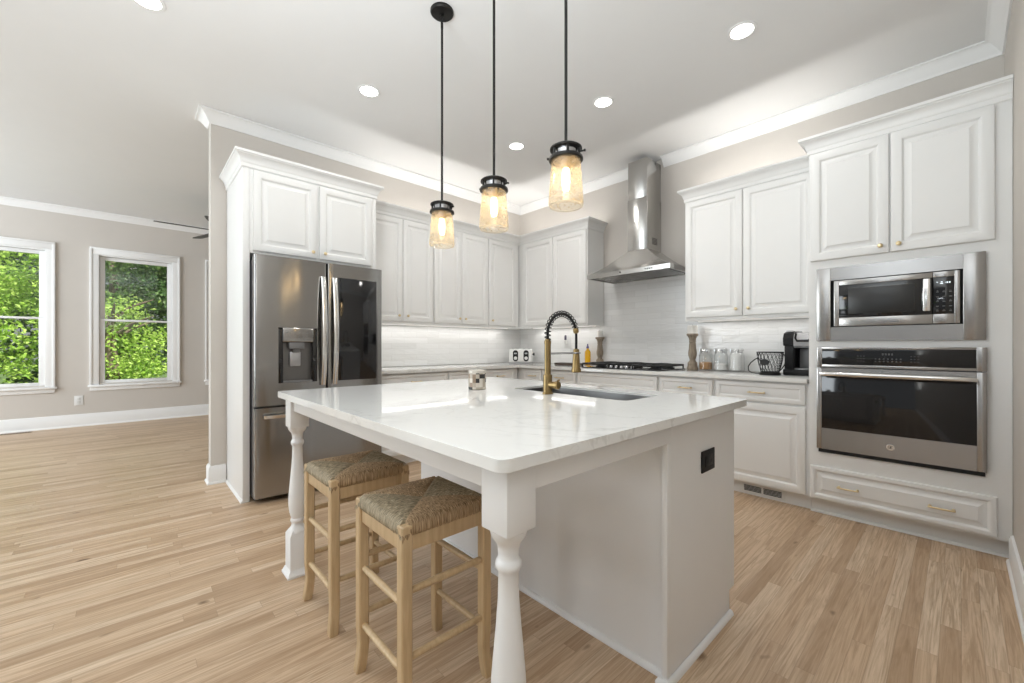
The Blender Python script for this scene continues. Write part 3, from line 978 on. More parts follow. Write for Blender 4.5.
# underside set up inside the lip
c.loft([[(hx0, hy, 1.838), (hx1, hy, 1.838), (hx1, -0.010, 1.838), (hx0, -0.010, 1.838)],
        [(hx0 + 0.018, hy + 0.018, 1.838), (hx1 - 0.018, hy + 0.018, 1.838), (hx1 - 0.018, -0.028, 1.838), (hx0 + 0.018, -0.028, 1.838)],
        [(hx0 + 0.018, hy + 0.018, 1.850), (hx1 - 0.018, hy + 0.018, 1.850), (hx1 - 0.018, -0.028, 1.850), (hx0 + 0.018, -0.028, 1.850)]], cap=False)
v = c.verts([(hx0 + 0.018, hy + 0.018, 1.850), (hx1 - 0.018, hy + 0.018, 1.850), (hx1 - 0.018, -0.028, 1.850), (hx0 + 0.018, -0.028, 1.850)])
c.face(v)
c.build('canopy', M['steelhood'], root, 25)
for k in range(2):
    x0 = hx0 + 0.06 + k * 0.40
    fm = MB()
    for q in range(14):
        y = hy + 0.07 + q * 0.026
        fm.box((x0 + 0.012, y, 1.843), (x0 + 0.373, y + 0.014, 1.849))
    fm.box((x0, hy + 0.055, 1.844), (x0 + 0.012, -0.06, 1.8495)); fm.box((x0 + 0.373, hy + 0.055, 1.844), (x0 + 0.385, -0.06, 1.8495))
    fm.build('baffle_filter', M['steel'], root)
for x in (1.66, 2.31):
    MB().lathe([(0.024, 1.8495), (0.028, 1.843), (0.022, 1.841), (0.0, 1.8405)], (x, hy + 0.04, 0), 20, False).build('hood_lamp', plain('hood_lamp_glass', (0.6, 0.6, 0.58), 0.2), root)
bt = MB()
for k in range(4):
    bt.lathe([(0.006, hy - 0.003), (0.006, hy + 0.0005)], (2.20 + k * 0.022, 0, 1.859), 14, True, 'y')
bt.lathe([(0.007, hy - 0.003), (0.007, hy + 0.0005)], (1.93, 0, 1.862), 14, True, 'y')
bt.build('button', M['plastic'], root)
c = MB()
c.box((1.885, -0.295, 2.102), (2.105, -0.012, 2.62), 0.003)
c.box((1.889, -0.291, 2.62), (2.101, -0.012, 3.005), 0.003)
c.build('chimney', M['steelhood'], root)
vs_ = MB()
for k in range(5):
    vs_.box((2.1045, -0.20, 2.16 + k * 0.014), (2.1062, -0.10, 2.167 + k * 0.014))
vs_.build('vent_slot', M['dark'], root)

# ------------------------------------------------------------------ cooktop
root = thing('cooktop', 'black gas cooktop with cast iron grates under the hood', 'cooktop', (1.985, -0.35, 0.914))
cx0, cx1, cy0, cy1 = 1.52, 2.40, -0.60, -0.10
MB().box((cx0, cy0, 0.9145), (cx1, cy1, 0.924), 0.004).build('glass_tray', M['glassblack'], root)
for (x, y, rr) in ((1.68, -0.46, 0.035), (1.68, -0.22, 0.045), (1.98, -0.31, 0.055), (2.28, -0.22, 0.04), (2.28, -0.46, 0.035)):
    MB().lathe([(rr + 0.022, 0.9241), (rr + 0.022, 0.932), (rr + 0.008, 0.936), (rr + 0.008, 0.946), (rr, 0.950), (0.0, 0.9505)], (x, y, 0), 24, False).build('burner', M['iron'], root)
for k in range(3):
    x0, x1 = cx0 + 0.008 + k * 0.289, cx0 + 0.286 + k * 0.289
    g = MB()
    zt = 0.966
    a_, b_ = cy0 + (0.03 if k != 1 else 0.10), cy1 - 0.02
    for (p, q) in (((x0, a_), (x1, a_)), ((x1, a_), (x1, b_)), ((x1, b_), (x0, b_)), ((x0, b_), (x0, a_))):
        g.tube([(p[0], p[1], zt - 0.010), (q[0], q[1], zt - 0.010)], 0.0095, 8)
    for y in ((a_ + b_) / 2, a_ + (b_ - a_) * 0.25, a_ + (b_ - a_) * 0.75):
        g.tube([(x0, y, zt - 0.006), ((x0 + x1) / 2 - 0.03, y, zt), ((x0 + x1) / 2 + 0.03, y, zt), (x1, y, zt - 0.006)], 0.008, 8)
    g.tube([((x0 + x1) / 2, a_, zt - 0.006), ((x0 + x1) / 2, b_, zt - 0.006)], 0.008, 8)
    for x in (x0, x1):
        for y in (a_, b_):
            g.tube([(x, y, 0.9242), (x, y, zt - 0.004)], 0.007, 8)
    g.build('grate', M['iron'], root)
for k in range(5):
    MB().lathe([(0.019, 0.9242), (0.019, 0.932), (0.015, 0.948), (0.013, 0.950), (0.0, 0.950)], (1.865 + k * 0.058, cy0 + 0.045, 0), 18, False).build('control_knob', M['chrome'], root)

# ------------------------------------------------------------------ island
root = thing('kitchen_island', 'white kitchen island with overhanging end on two turned legs', 'kitchen island', (2.7, -2.8, 0))
IX0, IX1, IK, IB = 1.885, 3.524, -2.686, -2.105
b = MB()
b.box((IX0, IK, 0.0), (IX1, IK + 0.020, 0.883))                    # knee panel
b.box((IX0, IK + 0.020, 0.0), (IX0 + 0.02, IB, 0.883))            # far end
b.box((IX0 + 0.02, IK + 0.02, 0.10), (IX1 - 0.02, IB - 0.03, 0.12))
b.box((IX0 + 0.02, IB - 0.08, 0.0), (IX1 - 0.02, IB - 0.06, 0.10))
b.box((IX0 + 0.02, IB - 0.022, 0.10), (IX1 - 0.02, IB - 0.002, 0.883))
b.build('body', M['island'], root)
e = MB()
e.prism([(IK - 0.004, 0.0), (IB - 0.055, 0.0), (IB - 0.055, 0.10), (IB, 0.10), (IB, 0.883), (IK - 0.004, 0.883)], 'x', IX1 - 0.020, IX1 + 0.002)
e.box((IX1 - 0.016, IK - 0.030, 0.0), (IX1 + 0.004, IK - 0.003, 0.883), 0.002)
e.build('end_panel', M['island'], root)
SH = [(0.0, 0.0), (0.016, 0.0), (0.0155, 0.008), (0.011, 0.016), (0.004, 0.020), (0.0, 0.020)]
MB().sweep([(IX0, IK - 0.0), (IX1 - 0.018, IK - 0.0)], SH, side=1).build('shoe_trim', M['island'], root)
MB().sweep([(IX1 - 0.016, IK - 0.001), (IX1 - 0.016, IK - 0.030), (IX1 + 0.004, IK - 0.030), (IX1 + 0.004, IB - 0.055)], SH, side=1).build('shoe_trim', M['island'], root)
for k in range(3):
    u0 = IX0 + 0.03 + k * 0.53
    MB(lambda u, v, n: (u, IB + n, v)).rings(u0, u0 + 0.52, 0.112, 0.868, door_profile((0.0, 0.018))).build('door', M['island'], root)
a_ = MB()
a_.box((1.945, -3.445, 0.818), (3.490, -3.420, 0.883), 0.002)
a_.build('apron', M['island'], root)
a_ = MB()
a_.box((3.520, -3.395, 0.818), (3.543, IK - 0.031, 0.883), 0.002)
a_.build('apron', M['island'], root)
a_ = MB()
a_.box((1.890, -3.395, 0.818), (1.913, IK - 0.001, 0.883), 0.002)
a_.build('apron', M['island'], root)
LEGP = [(0.735, 0.043), (0.722, 0.040), (0.712, 0.034), (0.704, 0.0275), (0.692, 0.0245), (0.672, 0.0230), (0.667, 0.0255), (0.661, 0.0290), (0.654, 0.0300), (0.648, 0.0290), (0.642, 0.0255),
        (0.637, 0.0230), (0.58, 0.0240), (0.52, 0.0285), (0.46, 0.0340), (0.41, 0.0385), (0.37, 0.0405), (0.34, 0.0400), (0.31, 0.0360), (0.29, 0.0310), (0.278, 0.0270),
        (0.274, 0.0300), (0.267, 0.0315), (0.260, 0.0300), (0.256, 0.0260), (0.246, 0.0255), (0.236, 0.0300), (0.226, 0.0370), (0.217, 0.0415), (0.210, 0.0420)]
for (x, y) in ((3.508, -3.416), (1.925, -3.416)):
    l = MB()
    hw = 0.0435
    l.box((x - hw, y - hw, 0.735), (x + hw, y + hw, 0.883), 0.003)
    l.lathe([(r_, z) for z, r_ in LEGP], (x, y, 0), 36)
    l.loft([[(x + sx * w_, y + sy * w_, z) for sx, sy in ((-1, -1), (1, -1), (1, 1), (-1, 1))] for w_, z in ((0.030, 0.222), (hw, 0.200), (hw, 0.0))])
    lo = l.build('leg', M['island'], root)
    pl = MB()
    pl.loft([[(x + sx * w_, y + sy * w_, z) for sx, sy in ((-1, -1), (1, -1), (1, 1), (-1, 1))] for w_, z in ((hw + 0.001, 0.034), (hw + 0.004, 0.030), (hw + 0.010, 0.014), (hw + 0.014, 0.010), (hw + 0.014, 0.0))])
    pl.build('plinth', M['island'], lo)

# island top with an undermount sink cut-out
TX0, TX1, TY0, TY1 = 1.880, 3.582, -3.500, -2.100
def rrect(x0, x1, y0, y1, r_, n=6):
    pts = []
    for cx_, cy_, a0 in ((x1 - r_, y1 - r_, 0), (x0 + r_, y1 - r_, 90), (x0 + r_, y0 + r_, 180), (x1 - r_, y0 + r_, 270)):
        for k in range(n + 1):
            a = R(a0 + 90 * k / n)
            pts.append((cx_ + r_ * math.cos(a), cy_ + r_ * math.sin(a)))
    return pts
SX0, SX1, SY0, SY1 = 2.572, 3.262, -2.540, -2.250
def slab(outer, inner, z0, z1):
    bm = bmesh.new()
    def ring(pts, z): return [bm.verts.new((x, y, z)) for x, y in pts]
    ot, it, ob, ib = ring(outer, z1), ring(inner, z1), ring(outer, z0), ring(inner, z0)
    def loop_edges(vs): return [bm.edges.new((vs[i], vs[(i + 1) % len(vs)])) for i in range(len(vs))]
    et = loop_edges(ot) + loop_edges(it)
    eb = loop_edges(ob) + loop_edges(ib)
    bmesh.ops.triangle_fill(bm, use_beauty=True, use_dissolve=False, edges=et)
    bmesh.ops.triangle_fill(bm, use_beauty=True, use_dissolve=False, edges=eb)
    for A, B in ((ot, ob), (it, ib)):
        for i in range(len(A)):
            bm.faces.new([A[i], A[(i + 1) % len(A)], B[(i + 1) % len(A)], B[i]])
    return bm
mb = MB()
mb.bm.free()
mb.bm = slab(rrect(TX0, TX1, TY0, TY1, 0.028, 6), rrect(SX0, SX1, SY0, SY1, 0.030), 0.886, 0.914)
ob_ = mb.build('island_worktop', M['quartz'])
bv = ob_.modifiers.new('edge', 'BEVEL'); bv.width = 0.0025; bv.segments = 2; bv.limit_method = 'ANGLE'; bv.angle_limit = R(60)
tag(ob_, 'white veined quartz slab top on the kitchen island', 'worktop')

root = thing('sink', 'undermount stainless steel sink set in the island top', 'sink', (2.92, -2.395, 0.70))
s_ = MB()
secs = []
for off, z in ((-0.0012, 0.862), (-0.0012, 0.903), (-0.0035, 0.903), (-0.0045, 0.86), (-0.008, 0.72), (-0.03, 0.690), (-0.06, 0.682)):
    secs.append([(x, y, z) for x, y in rrect(SX0 - off, SX1 + off, SY0 - off, SY1 + off, max(0.030 + off * 0.5, 0.02))])
s_.loft(secs, cap=False)
v = s_.verts(secs[-1]); s_.face(v)
s_.build('bowl', steel('sink_steel', (0.17, 0.168, 0.165), 0.32), root)
MB().lathe([(0.042, 0.683), (0.040, 0.686), (0.030, 0.686), (0.026, 0.684), (0.0, 0.684)], (2.92, -2.36, 0), 24, False).build('drain', M['chrome'], root)

# faucet
fx, fy = 2.874, -2.590
root = thing('faucet', 'gold spring-neck faucet with black coil beside the island sink', 'faucet', (fx, fy, 0.914))
b = MB()
b.lathe([(0.026, 0.9142), (0.026, 0.920), (0.0215, 0.923), (0.0215, 1.000), (0.0205, 1.004), (0.0150, 1.006), (0.0150, 1.148), (0.0165, 1.150), (0.0165, 1.165), (0.0125, 1.167), (0.0125, 1.172)], (fx, fy, 0), 28)
b.build('body', M['brass'], root)
hn = MB()
hn.lathe([(0.016, fx + 0.018), (0.016, fx + 0.050), (0.019, fx + 0.052), (0.019, fx + 0.066), (0.015, fx + 0.070)], (0, fy, 0.958), 20, True, 'x')
hn.tube([(fx + 0.060, fy, 0.970), (fx + 0.066, fy - 0.004, 0.978), (fx + 0.080, fy - 0.010, 0.984)], [0.006, 0.005, 0.0045], 10)
hn.build('handle', M['brass'], root)
top_z, rad = 1.186, 0.110
ex = fy + 0.214
arc = [(fx, fy, 1.160), (fx, fy, 1.196)]
for k in range(25):
    a = PI - PI * k / 24
    arc.append((fx, fy + 0.107 + 0.107 * math.cos(a), 1.196 + 0.101 * math.sin(a)))
arc += [(fx, ex, 1.18), (fx, ex, 1.10)]
MB().tube(arc, 0.0065, 12).build('hose', M['plastic'], root)
# coil wound round the first part of the arc
def along(path, s):
    L = [0]
    V = [Vector(p) for p in path]
    for a, b2 in zip(V, V[1:]): L.append(L[-1] + (b2 - a).length)
    d = s * L[-1]
    for i in range(len(V) - 1):
        if d <= L[i + 1] + 1e-9:
            t_ = (d - L[i]) / max(1e-9, L[i + 1] - L[i])
            return V[i].lerp(V[i + 1], t_), (V[i + 1] - V[i]).normalized()
    return V[-1], (V[-1] - V[-2]).normalized()
coil = []
turns = 17
for k in range(turns * 12 + 1):
    s = 0.02 + 0.70 * k / (turns * 12)
    p, t_ = along(arc, s)
    sx = Vector((1, 0, 0)); up = t_.cross(sx)
    a = 2 * PI * k / 12
    coil.append(tuple(p + 0.0142 * (math.cos(a) * sx + math.sin(a) * up)))
MB().tube(coil, 0.0024, 6).build('spring', M['black'], root)
cl = MB()
p, t_ = along(arc, 0.745)
cl.tube([tuple(p - t_ * 0.013), tuple(p - t_ * 0.008), tuple(p + t_ * 0.008), tuple(p + t_ * 0.013)], [0.011, 0.014, 0.014, 0.011], 16)
cl.build('ferrule', M['brass'], root)
sp = MB()
sp.lathe([(0.0185, 1.006), (0.0245, 1.007), (0.0245, 1.021), (0.0205, 1.030), (0.0180, 1.075), (0.0160, 1.105), (0.0150, 1.122), (0.009, 1.125)], (fx, ex, 0), 24)
spo = sp.build('spray_head', M['brass'], root)
MB().lathe([(0.015, 1.0045), (0.0165, 1.0058), (0.0, 1.0059)], (fx, ex, 0), 20, False).build('spray_face', M['plastic'], spo)
br = MB()
br.tube([(fx, fy + 0.012, 1.104), (fx, ex - 0.012, 1.104)], 0.005, 10)
ringp = [(fx + 0.0200 * math.cos(2 * PI * k / 20), ex + 0.0200 * math.sin(2 * PI * k / 20), 1.104) for k in range(20)]
br.tube(ringp, 0.004, 8, closed=True)
br.build('support_bar', M['chrome'], root)

# candle tin on the island
root = thing('candle_tin', 'small round candle tin with dark patchwork label on the island', 'candle', (2.477, -2.700, 0.914))
tx, ty = 2.477, -2.700
MB().lathe([(0.043, 0.9145), (0.0455, 0.9165), (0.0455, 1.003), (0.044, 1.006), (0.0425, 1.003), (0.0425, 0.990), (0.0, 0.990)], (tx, ty, 0), 32, False).build('tin', M['tin'], root)
MB().lathe([(0.0465, 0.999), (0.0470, 1.002), (0.0470, 1.011), (0.045, 1.014), (0.043, 1.011), (0.0455, 1.000)], (tx, ty, 0), 32, False).build('rim', plain('tin_rim', (0.62, 0.58, 0.52), 0.3, 0.4), root)
MB().lathe([(0.0420, 0.985), (0.0420, 0.993), (0.0, 0.994)], (tx, ty, 0), 24, False).build('wax', M['wax'], root)

# black outlet on the island end
root = thing('electrical_outlet', 'black electrical outlet on the island end panel', 'outlet', (3.530, -2.387, 0.697))
px = IX1 + 0.0022
MB().box((px, -2.447, 0.655), (px + 0.006, -2.327, 0.738), 0.003).build('cover_plate', M['plastic'], root)
o_ = MB()
o_.box((px + 0.006, -2.420, 0.676), (px + 0.0085, -2.354, 0.717), 0.001)
oo = o_.build('receptacle', M['black'], root)
o_ = MB()
for y in (-2.404, -2.370):
    o_.box((px + 0.0083, y - 0.004, 0.688), (px + 0.009, y - 0.002, 0.700)); o_.box((px + 0.0083, y + 0.003, 0.688), (px + 0.009, y + 0.005, 0.700))
o_.build('slot', M['dark'], oo)

# ------------------------------------------------------------------ bar stools
def stool(label, cx_, cy_):
    root = thing('bar_stool', label, 'stool', (cx_, cy_, 0), 'rush seat bar stools')
    h = 0.170                   # half spacing to the outer leg faces
    lw = 0.018
    for sx in (-1, 1):
        for sy in (-1, 1):
            l = MB()
            secs = []
            for z, o, w_ in ((0.0, 0.010, 0.016), (0.006, 0.010, 0.0175), (0.03, 0.006, 0.0175), (0.07, 0.0, 0.017), (0.11, -0.003, 0.0172), (0.16, 0.0, lw), (0.605, 0.0, lw), (0.609, 0.0, lw - 0.003)):
                x = cx_ + sx * (h - lw + o * 0.7); y = cy_ + sy * (h - lw + o * 0.7)
                c_ = 0.004
                secs.append([(x - w_ + c_, y - w_, z), (x + w_ - c_, y - w_, z), (x + w_, y - w_ + c_, z), (x + w_, y + w_ - c_, z), (x + w_ - c_, y + w_, z), (x - w_ + c_, y + w_, z), (x - w_, y + w_ - c_, z), (x - w_, y - w_ + c_, z)])
            l.loft(secs)
            l.build('leg', M['beech'], root)
    e = h - 0.034
    for (ax, sg) in (('x', -1), ('x', 1), ('y', -1), ('y', 1)):
        rl = MB()
        q = h - 0.019
        if ax == 'x':
            rl.box((cx_ - e, cy_ + sg * q - 0.011, 0.528), (cx_ + e, cy_ + sg * q + 0.011, 0.585), 0.003)
        else:
            rl.box((cx_ + sg * q - 0.011, cy_ - e, 0.528), (cx_ + sg * q + 0.011, cy_ + e, 0.585), 0.003)
        rl.build('seat_rail', M['beech'], root)
        zs = (0.165, 0.365) if ax == 'x' else (0.205, 0.405)
        for z in zs:
            st = MB()
            if ax == 'x':
                st.tube([(cx_ - e - 0.004, cy_ + sg * q, z), (cx_, cy_ + sg * q, z), (cx_ + e + 0.004, cy_ + sg * q, z)], [0.0105, 0.012, 0.0105], 12)
            else:
                st.tube([(cx_ + sg * q, cy_ - e - 0.004, z), (cx_ + sg * q, cy_, z), (cx_ + sg * q, cy_ + e + 0.004, z)], [0.0105, 0.012, 0.0105], 12)
            st.build('stretcher', M['beech'], root)
    # woven rush: a pillow of cords meeting along the two diagonals
    N = 120
    hs = 0.170
    g = MB()
    rnd = random.Random(3)
    amp = [0.7 + 0.6 * rnd.random() for _ in range(80)]
    def top(u, v):
        au, av = abs(u), abs(v)
        m_ = max(au, av)
        # edge roll
        d = (1 - m_) * hs
        z = 0.617
        rr = 0.020
        if d < rr:
            z -= rr - math.sqrt(max(0.0, rr * rr - (rr - d) ** 2))
        z += 0.012 * math.sin(PI * min(1, m_) ) * (0.6 + 0.4 * m_) - 0.004 * (1 - m_)
        z -= 0.005 * math.exp(-((au - av) / 0.045) ** 2) * min(1, m_ * 2)
        w_ = (v if au > av else u)
        ci = w_ * 21
        k_ = int(math.floor(ci)) % 80
        z += 0.0026 * amp[k_] * (abs(math.sin(PI * ci)) - 0.6)
        # corners sink between the posts
        if au > 0.86 and av > 0.86: z -= 0.012
        return z
    rows = []
    for i in range(N + 1):
        row = []
        for j in range(N + 1):
            u = -1 + 2 * i / N; v = -1 + 2 * j / N
            zz = top(u, v)
            row.append((cx_ + u * hs, cy_ + v * hs, zz))
        rows.append(g.verts(row))
    for i in range(N):
        for j in range(N):
            g.face([rows[i][j], rows[i + 1][j], rows[i + 1][j + 1], rows[i][j + 1]])
    # skirt wrapping round the rails
    border = [rows[i][0] for i in range(N)] + [rows[N][j] for j in range(N)] + [rows[i][N] for i in range(N, 0, -1)] + [rows[0][j] for j in range(N, 0, -1)]
    prev = border
    for dz, ins in ((0.008, -0.001), (0.016, 0.001), (0.022, 0.006)):
        cur = []
        for bv_ in border:
            wob = 0.0012 * math.sin(bv_.co.x * 420 + bv_.co.y * 420)
            dx, dy = bv_.co.x - cx_, bv_.co.y - cy_
            k_ = 1 - (ins + wob) / hs
            cur.append(g.bm.verts.new((cx_ + dx * k_, cy_ + dy * k_, min(bv_.co.z, 0.600) - dz)))
        for i in range(len(border)):
            g.face([prev[i], cur[i], cur[(i + 1) % len(border)], prev[(i + 1) % len(border)]])
        prev = cur
    g.face(prev)
    g.build('seat', M['rush'], root, 60)
    return root
st0 = stool('rush seat bar stool nearer the viewer, under the island end by the large front leg', 2.920, -3.285)
dup(st0, (2.355, -3.290, 0), 'rush seat bar stool farther along the island, close to the refrigerator')

# ------------------------------------------------------------------ pendants
def pendant(label, x, y):
    root = thing('pendant_light', label, 'pendant lamp', (x, y, 1.70), 'three pendant lamps over the island')
    c = MB()
    c.lathe([(0.066, CEIL - 0.0005), (0.066, CEIL - 0.012), (0.060, CEIL - 0.018), (0.010, CEIL - 0.022), (0.010, CEIL - 0.032)], (x, y, 0), 32)
    c.build('canopy', M['black'], root)
    l = MB()
    l.tube([(x + 0.011 * math.cos(2 * PI * k / 16), y, CEIL - 0.048 + 0.018 * math.sin(2 * PI * k / 16)) for k in range(16)], 0.003, 8, closed=True)
    l.build('hanging_loop', M['black'], root)
    rd = MB()
    rd.lathe([(0.004, CEIL - 0.062), (0.0075, CEIL - 0.070), (0.0075, CEIL - 0.100), (0.0065, CEIL - 0.102), (0.0065, 1.980), (0.009, 1.976), (0.009, 1.958)], (x, y, 0), 14)
    rd.build('rod', M['black'], root)
    cp = MB()
    cp.lathe([(0.010, 1.985), (0.058, 1.976), (0.066, 1.970), (0.066, 1.963), (0.060, 1.961), (0.0, 1.961)], (x, y, 0), 36, False)
    cp.lathe([(0.052, 1.928), (0.068, 1.928), (0.070, 1.924), (0.070, 1.914), (0.066, 1.911), (0.052, 1.911), (0.052, 1.928)], (x, y, 0), 36, False)
    cpo = cp.build('cap', M['black'], root)
    for k in range(6):
        a = 2 * PI * k / 6 + 0.3
        po_ = MB()
        po_.lathe([(0.005, 1.926), (0.005, 1.963)], (x + 0.058 * math.cos(a), y + 0.058 * math.sin(a), 0), 8)
        if k % 3 == 0:
            po_.lathe([(0.004, 0.0), (0.004, 0.014), (0.006, 0.015), (0.006, 0.020)], (x + 0.064 * math.cos(a), y + 0.064 * math.sin(a), 1.942), 8, True, 'x', Matrix.Rotation(a, 3, 'Z'))
        po_.build('post', M['black'], cpo)
    bd = MB()
    bd.lathe([(0.050, 1.929), (0.050, 1.960)], (x, y, 0), 32, False)
    bd.build('band', M['chrome'], cpo)
    so = MB()
    so.lathe([(0.017, 1.960), (0.017, 1.905), (0.021, 1.903), (0.021, 1.880), (0.016, 1.876)], (x, y, 0), 20)
    so.build('socket', plain('socket_bronze', (0.22, 0.15, 0.09), 0.35, 0.9), root)
    gl = MB()
    gl.lathe([(0.050, 1.924), (0.059, 1.918), (0.0600, 1.900), (0.0640, 1.84), (0.0690, 1.77), (0.0720, 1.722), (0.0715, 1.710), (0.0660, 1.702), (0.060, 1.700)], (x, y, 0), 44, False)
    gl.build('glass_shade', M['seeded'], root)
    MB().tube([(x + 0.0655 * math.cos(2 * PI * k / 40), y + 0.0655 * math.sin(2 * PI * k / 40), 1.7045) for k in range(40)], 0.0042, 8, closed=True).build('glass_rim', M['rimglass'], root)
    bu = MB()
    bu.lathe([(0.012, 1.876), (0.0145, 1.865), (0.016, 1.840), (0.0165, 1.815), (0.0145, 1.790), (0.010, 1.776), (0.0, 1.772)], (x, y, 0), 20, False)
    bu.build('bulb', M['bulb'], root)
    for ch in root.children:
        if ch.name.split('.')[0] in ('cap', 'socket', 'glass_shade', 'glass_rim', 'bulb'):
            ch.data.transform(Matrix.Translation((0, 0, 0.012)) @ Matrix.Diagonal((1, 1, 0.891, 1)))
            for g2 in ch.children:
                g2.data.transform(Matrix.Translation((0, 0, 0.012)) @ Matrix.Diagonal((1, 1, 0.891, 1)))
    return root
p0 = pendant('black pendant lamp with seeded glass shade, its round ceiling canopy in view', 2.172, -2.718)
dup(p0, (2.634, -2.718, 1.70), 'black pendant lamp with seeded glass shade, the middle one of three')
dup(p0, (3.092, -2.718, 1.70), 'black pendant lamp with seeded glass shade that looks largest, nearest the range hood')
# ------------------------------------------------------------------ recessed ceiling lights
def downlight(label, x, y):
    root = thing('recessed_light', label, 'ceiling light', (x, y, CEIL), 'recessed ceiling lights')
    MB().lathe([(0.082, CEIL - 0.0005), (0.082, CEIL - 0.004), (0.076, CEIL - 0.006), (0.063, CEIL - 0.004), (0.063, CEIL - 0.0005)], (x, y, 0), 36, False).build('trim_ring', M['trim'], root)
    MB().lathe([(0.063, CEIL - 0.0035), (0.0, CEIL - 0.0035)], (x, y, 0), 32, False).build('lens', M['pot'], root)
    return root
POTS = [((3.290, -1.290), 'large bright recessed ceiling light in front of the oven tower'),
        ((2.282, -1.290), 'recessed ceiling light between the range hood and the pendants'),
        ((1.294, -1.299), 'recessed ceiling light closest to the corner where the upper cabinets meet'),
        ((1.164, -2.709), 'recessed ceiling light in front of the refrigerator'),
        ((1.122, -3.966), 'recessed ceiling light cut off by the top edge of the photo')]
r0 = downlight(POTS[0][1], *POTS[0][0])
for (x, y), lb in POTS[1:]: dup(r0, (x, y, CEIL), lb)
for (x, y), lb in POTS:
    sd = bpy.data.lights.new('downlight_beam', 'SPOT'); sd.energy = 18 if x < 1.2 else 42 if x < 1.5 else 36 if x < 3 else 21; sd.spot_size = R(155); sd.spot_blend = 0.6; sd.shadow_soft_size = 0.10; sd.color = (1.0, 0.975, 0.94)
    so = bpy.data.objects.new('downlight_beam', sd); COL.objects.link(so); so.location = (x, y, CEIL - 0.012)

# led strips under and over the uppers (with the light each gives)
def led(label, a, b, up=False):
    o = MB().box(a, b, 0.001).build('led_strip', M['led'])
    tag(o, label, 'light', 'cabinet led strips')
    c_ = [(a[i] + b[i]) / 2 for i in range(3)]
    return o
def strip_light(c_, lx, ly, power, up):
    d = bpy.data.lights.new('led_light', 'AREA'); d.shape = 'RECTANGLE'; d.size = lx; d.size_y = ly; d.energy = power; d.color = (1.0, 0.98, 0.95)
    o = bpy.data.objects.new('led_light', d); COL.objects.link(o); o.location = c_
    if up: o.rotation_euler = (PI, 0, 0)
    return o
UC = UB - 0.0005
led('led strip under the upper cabinets between refrigerator and room corner', (0.10, -2.38, UC - 0.008), (0.12, -0.35, UC))
strip_light((0.11, -1.36, UC - 0.010), 0.02, 2.0, 2.3, False)
led('led strip under the upper cabinet left of the hood', (0.36, -0.12, UC - 0.008), (1.36, -0.10, UC))
strip_light((0.86, -0.11, UC - 0.010), 1.0, 0.02, 1.1, False)
led('led strip under the upper cabinet over the glass jars', (2.53, -0.12, UC - 0.008), (3.45, -0.10, UC))
strip_light((2.99, -0.11, UC - 0.010), 0.92, 0.02, 0.8, False)
ZT = 2.458
strip_light((0.244, -1.36, ZT), 0.02, 2.0, 5.0, True)
strip_light((0.82, -0.244, ZT), 1.1, 0.02, 3.0, True)
strip_light((2.99, -0.244, ZT), 0.95, 0.02, 3.2, True)

# ------------------------------------------------------------------ things on the worktops
Z = 0.9145
# toaster, turned to face the room from the corner
root = thing('toaster', 'white four-slot toaster with two black control panels in the corner', 'toaster', (0.285, -0.265, Z))
rot = Matrix.Rotation(R(-45 + 90), 3, 'Z')
def mT(x, y, z):       # local: x along the front, y towards the room (negative = back)
    c_, s_ = math.cos(R(45)), math.sin(R(45))
    return (0.285 + x * c_ + y * s_, -0.265 + x * s_ - y * c_, z)
b = MB(mT); b.box((-0.15, -0.11, Z + 0.012), (0.15, 0.11, Z + 0.185), 0.022, 4)
b.build('body', M['whiteplastic'], root)
b = MB(mT); b.box((-0.155, -0.115, Z), (0.155, 0.115, Z + 0.014), 0.004)
b.build('base', M['silver'], root)
for x in (-0.068, 0.068):
    b = MB(mT)
    b.loft([[(px_, y_, pz_) for px_, pz_ in rrect(x - 0.033 + q_, x + 0.033 - q_, Z + 0.026 + q_, Z + 0.168 - q_, 0.030)] for y_, q_ in ((0.108, 0.0), (0.1135, 0.0), (0.1145, 0.002))])
    po_ = b.build('control_panel', M['plastic'], root)
    b = MB(mT); b.box((x - 0.018, 0.113, Z + 0.118), (x + 0.018, 0.128, Z + 0.136), 0.004)
    b.build('lever', M['silver'], po_)
    b = MB(mT)
    b.loft([[(x + r_ * math.cos(2 * PI * k / 18), y_, Z + 0.066 + r_ * math.sin(2 * PI * k / 18)) for k in range(18)] for r_, y_ in ((0.022, 0.113), (0.021, 0.126), (0.018, 0.128))])
    b.build('dial', M['whiteplastic'], po_)
b = MB(mT)
for x in (-0.105, -0.04, 0.04, 0.105):
    b.box((x - 0.016, -0.085, Z + 0.180), (x + 0.016, 0.085, Z + 0.1862))
b.build('slot', M['dark'], root)
b = MB(mT)
b.loft([[(0.150 + h_, 0.0 + r_ * math.cos(2 * PI * k / 16), Z + 0.115 + r_ * math.sin(2 * PI * k / 16)) for k in range(16)] for r_, h_ in ((0.010, -0.001), (0.010, 0.012), (0.019, 0.014), (0.019, 0.026), (0.016, 0.029))])
b.build('push_lever', M['plastic'], root)

# small dark tray, soap bottle, candlesticks
root = thing('cutting_tray', 'low dark tray on the worktop left of the cooktop', 'tray', (1.06, -0.28, Z))
b = MB()
b.box((0.95, -0.36, Z), (1.26, -0.22, Z + 0.012), 0.004)
b.build('base', plain('dark_walnut', (0.07, 0.045, 0.03), 0.5), root)
b = MB()
for (x0, x1, y0, y1) in ((0.95, 1.26, -0.36, -0.350), (0.95, 1.26, -0.23, -0.22), (0.95, 0.96, -0.35, -0.23), (1.25, 1.26, -0.35, -0.23)):
    b.box((x0, y0, Z + 0.010), (x1, y1, Z + 0.026), 0.002)
b.build('rim', plain('dark_walnut_rim', (0.06, 0.04, 0.028), 0.5), root)

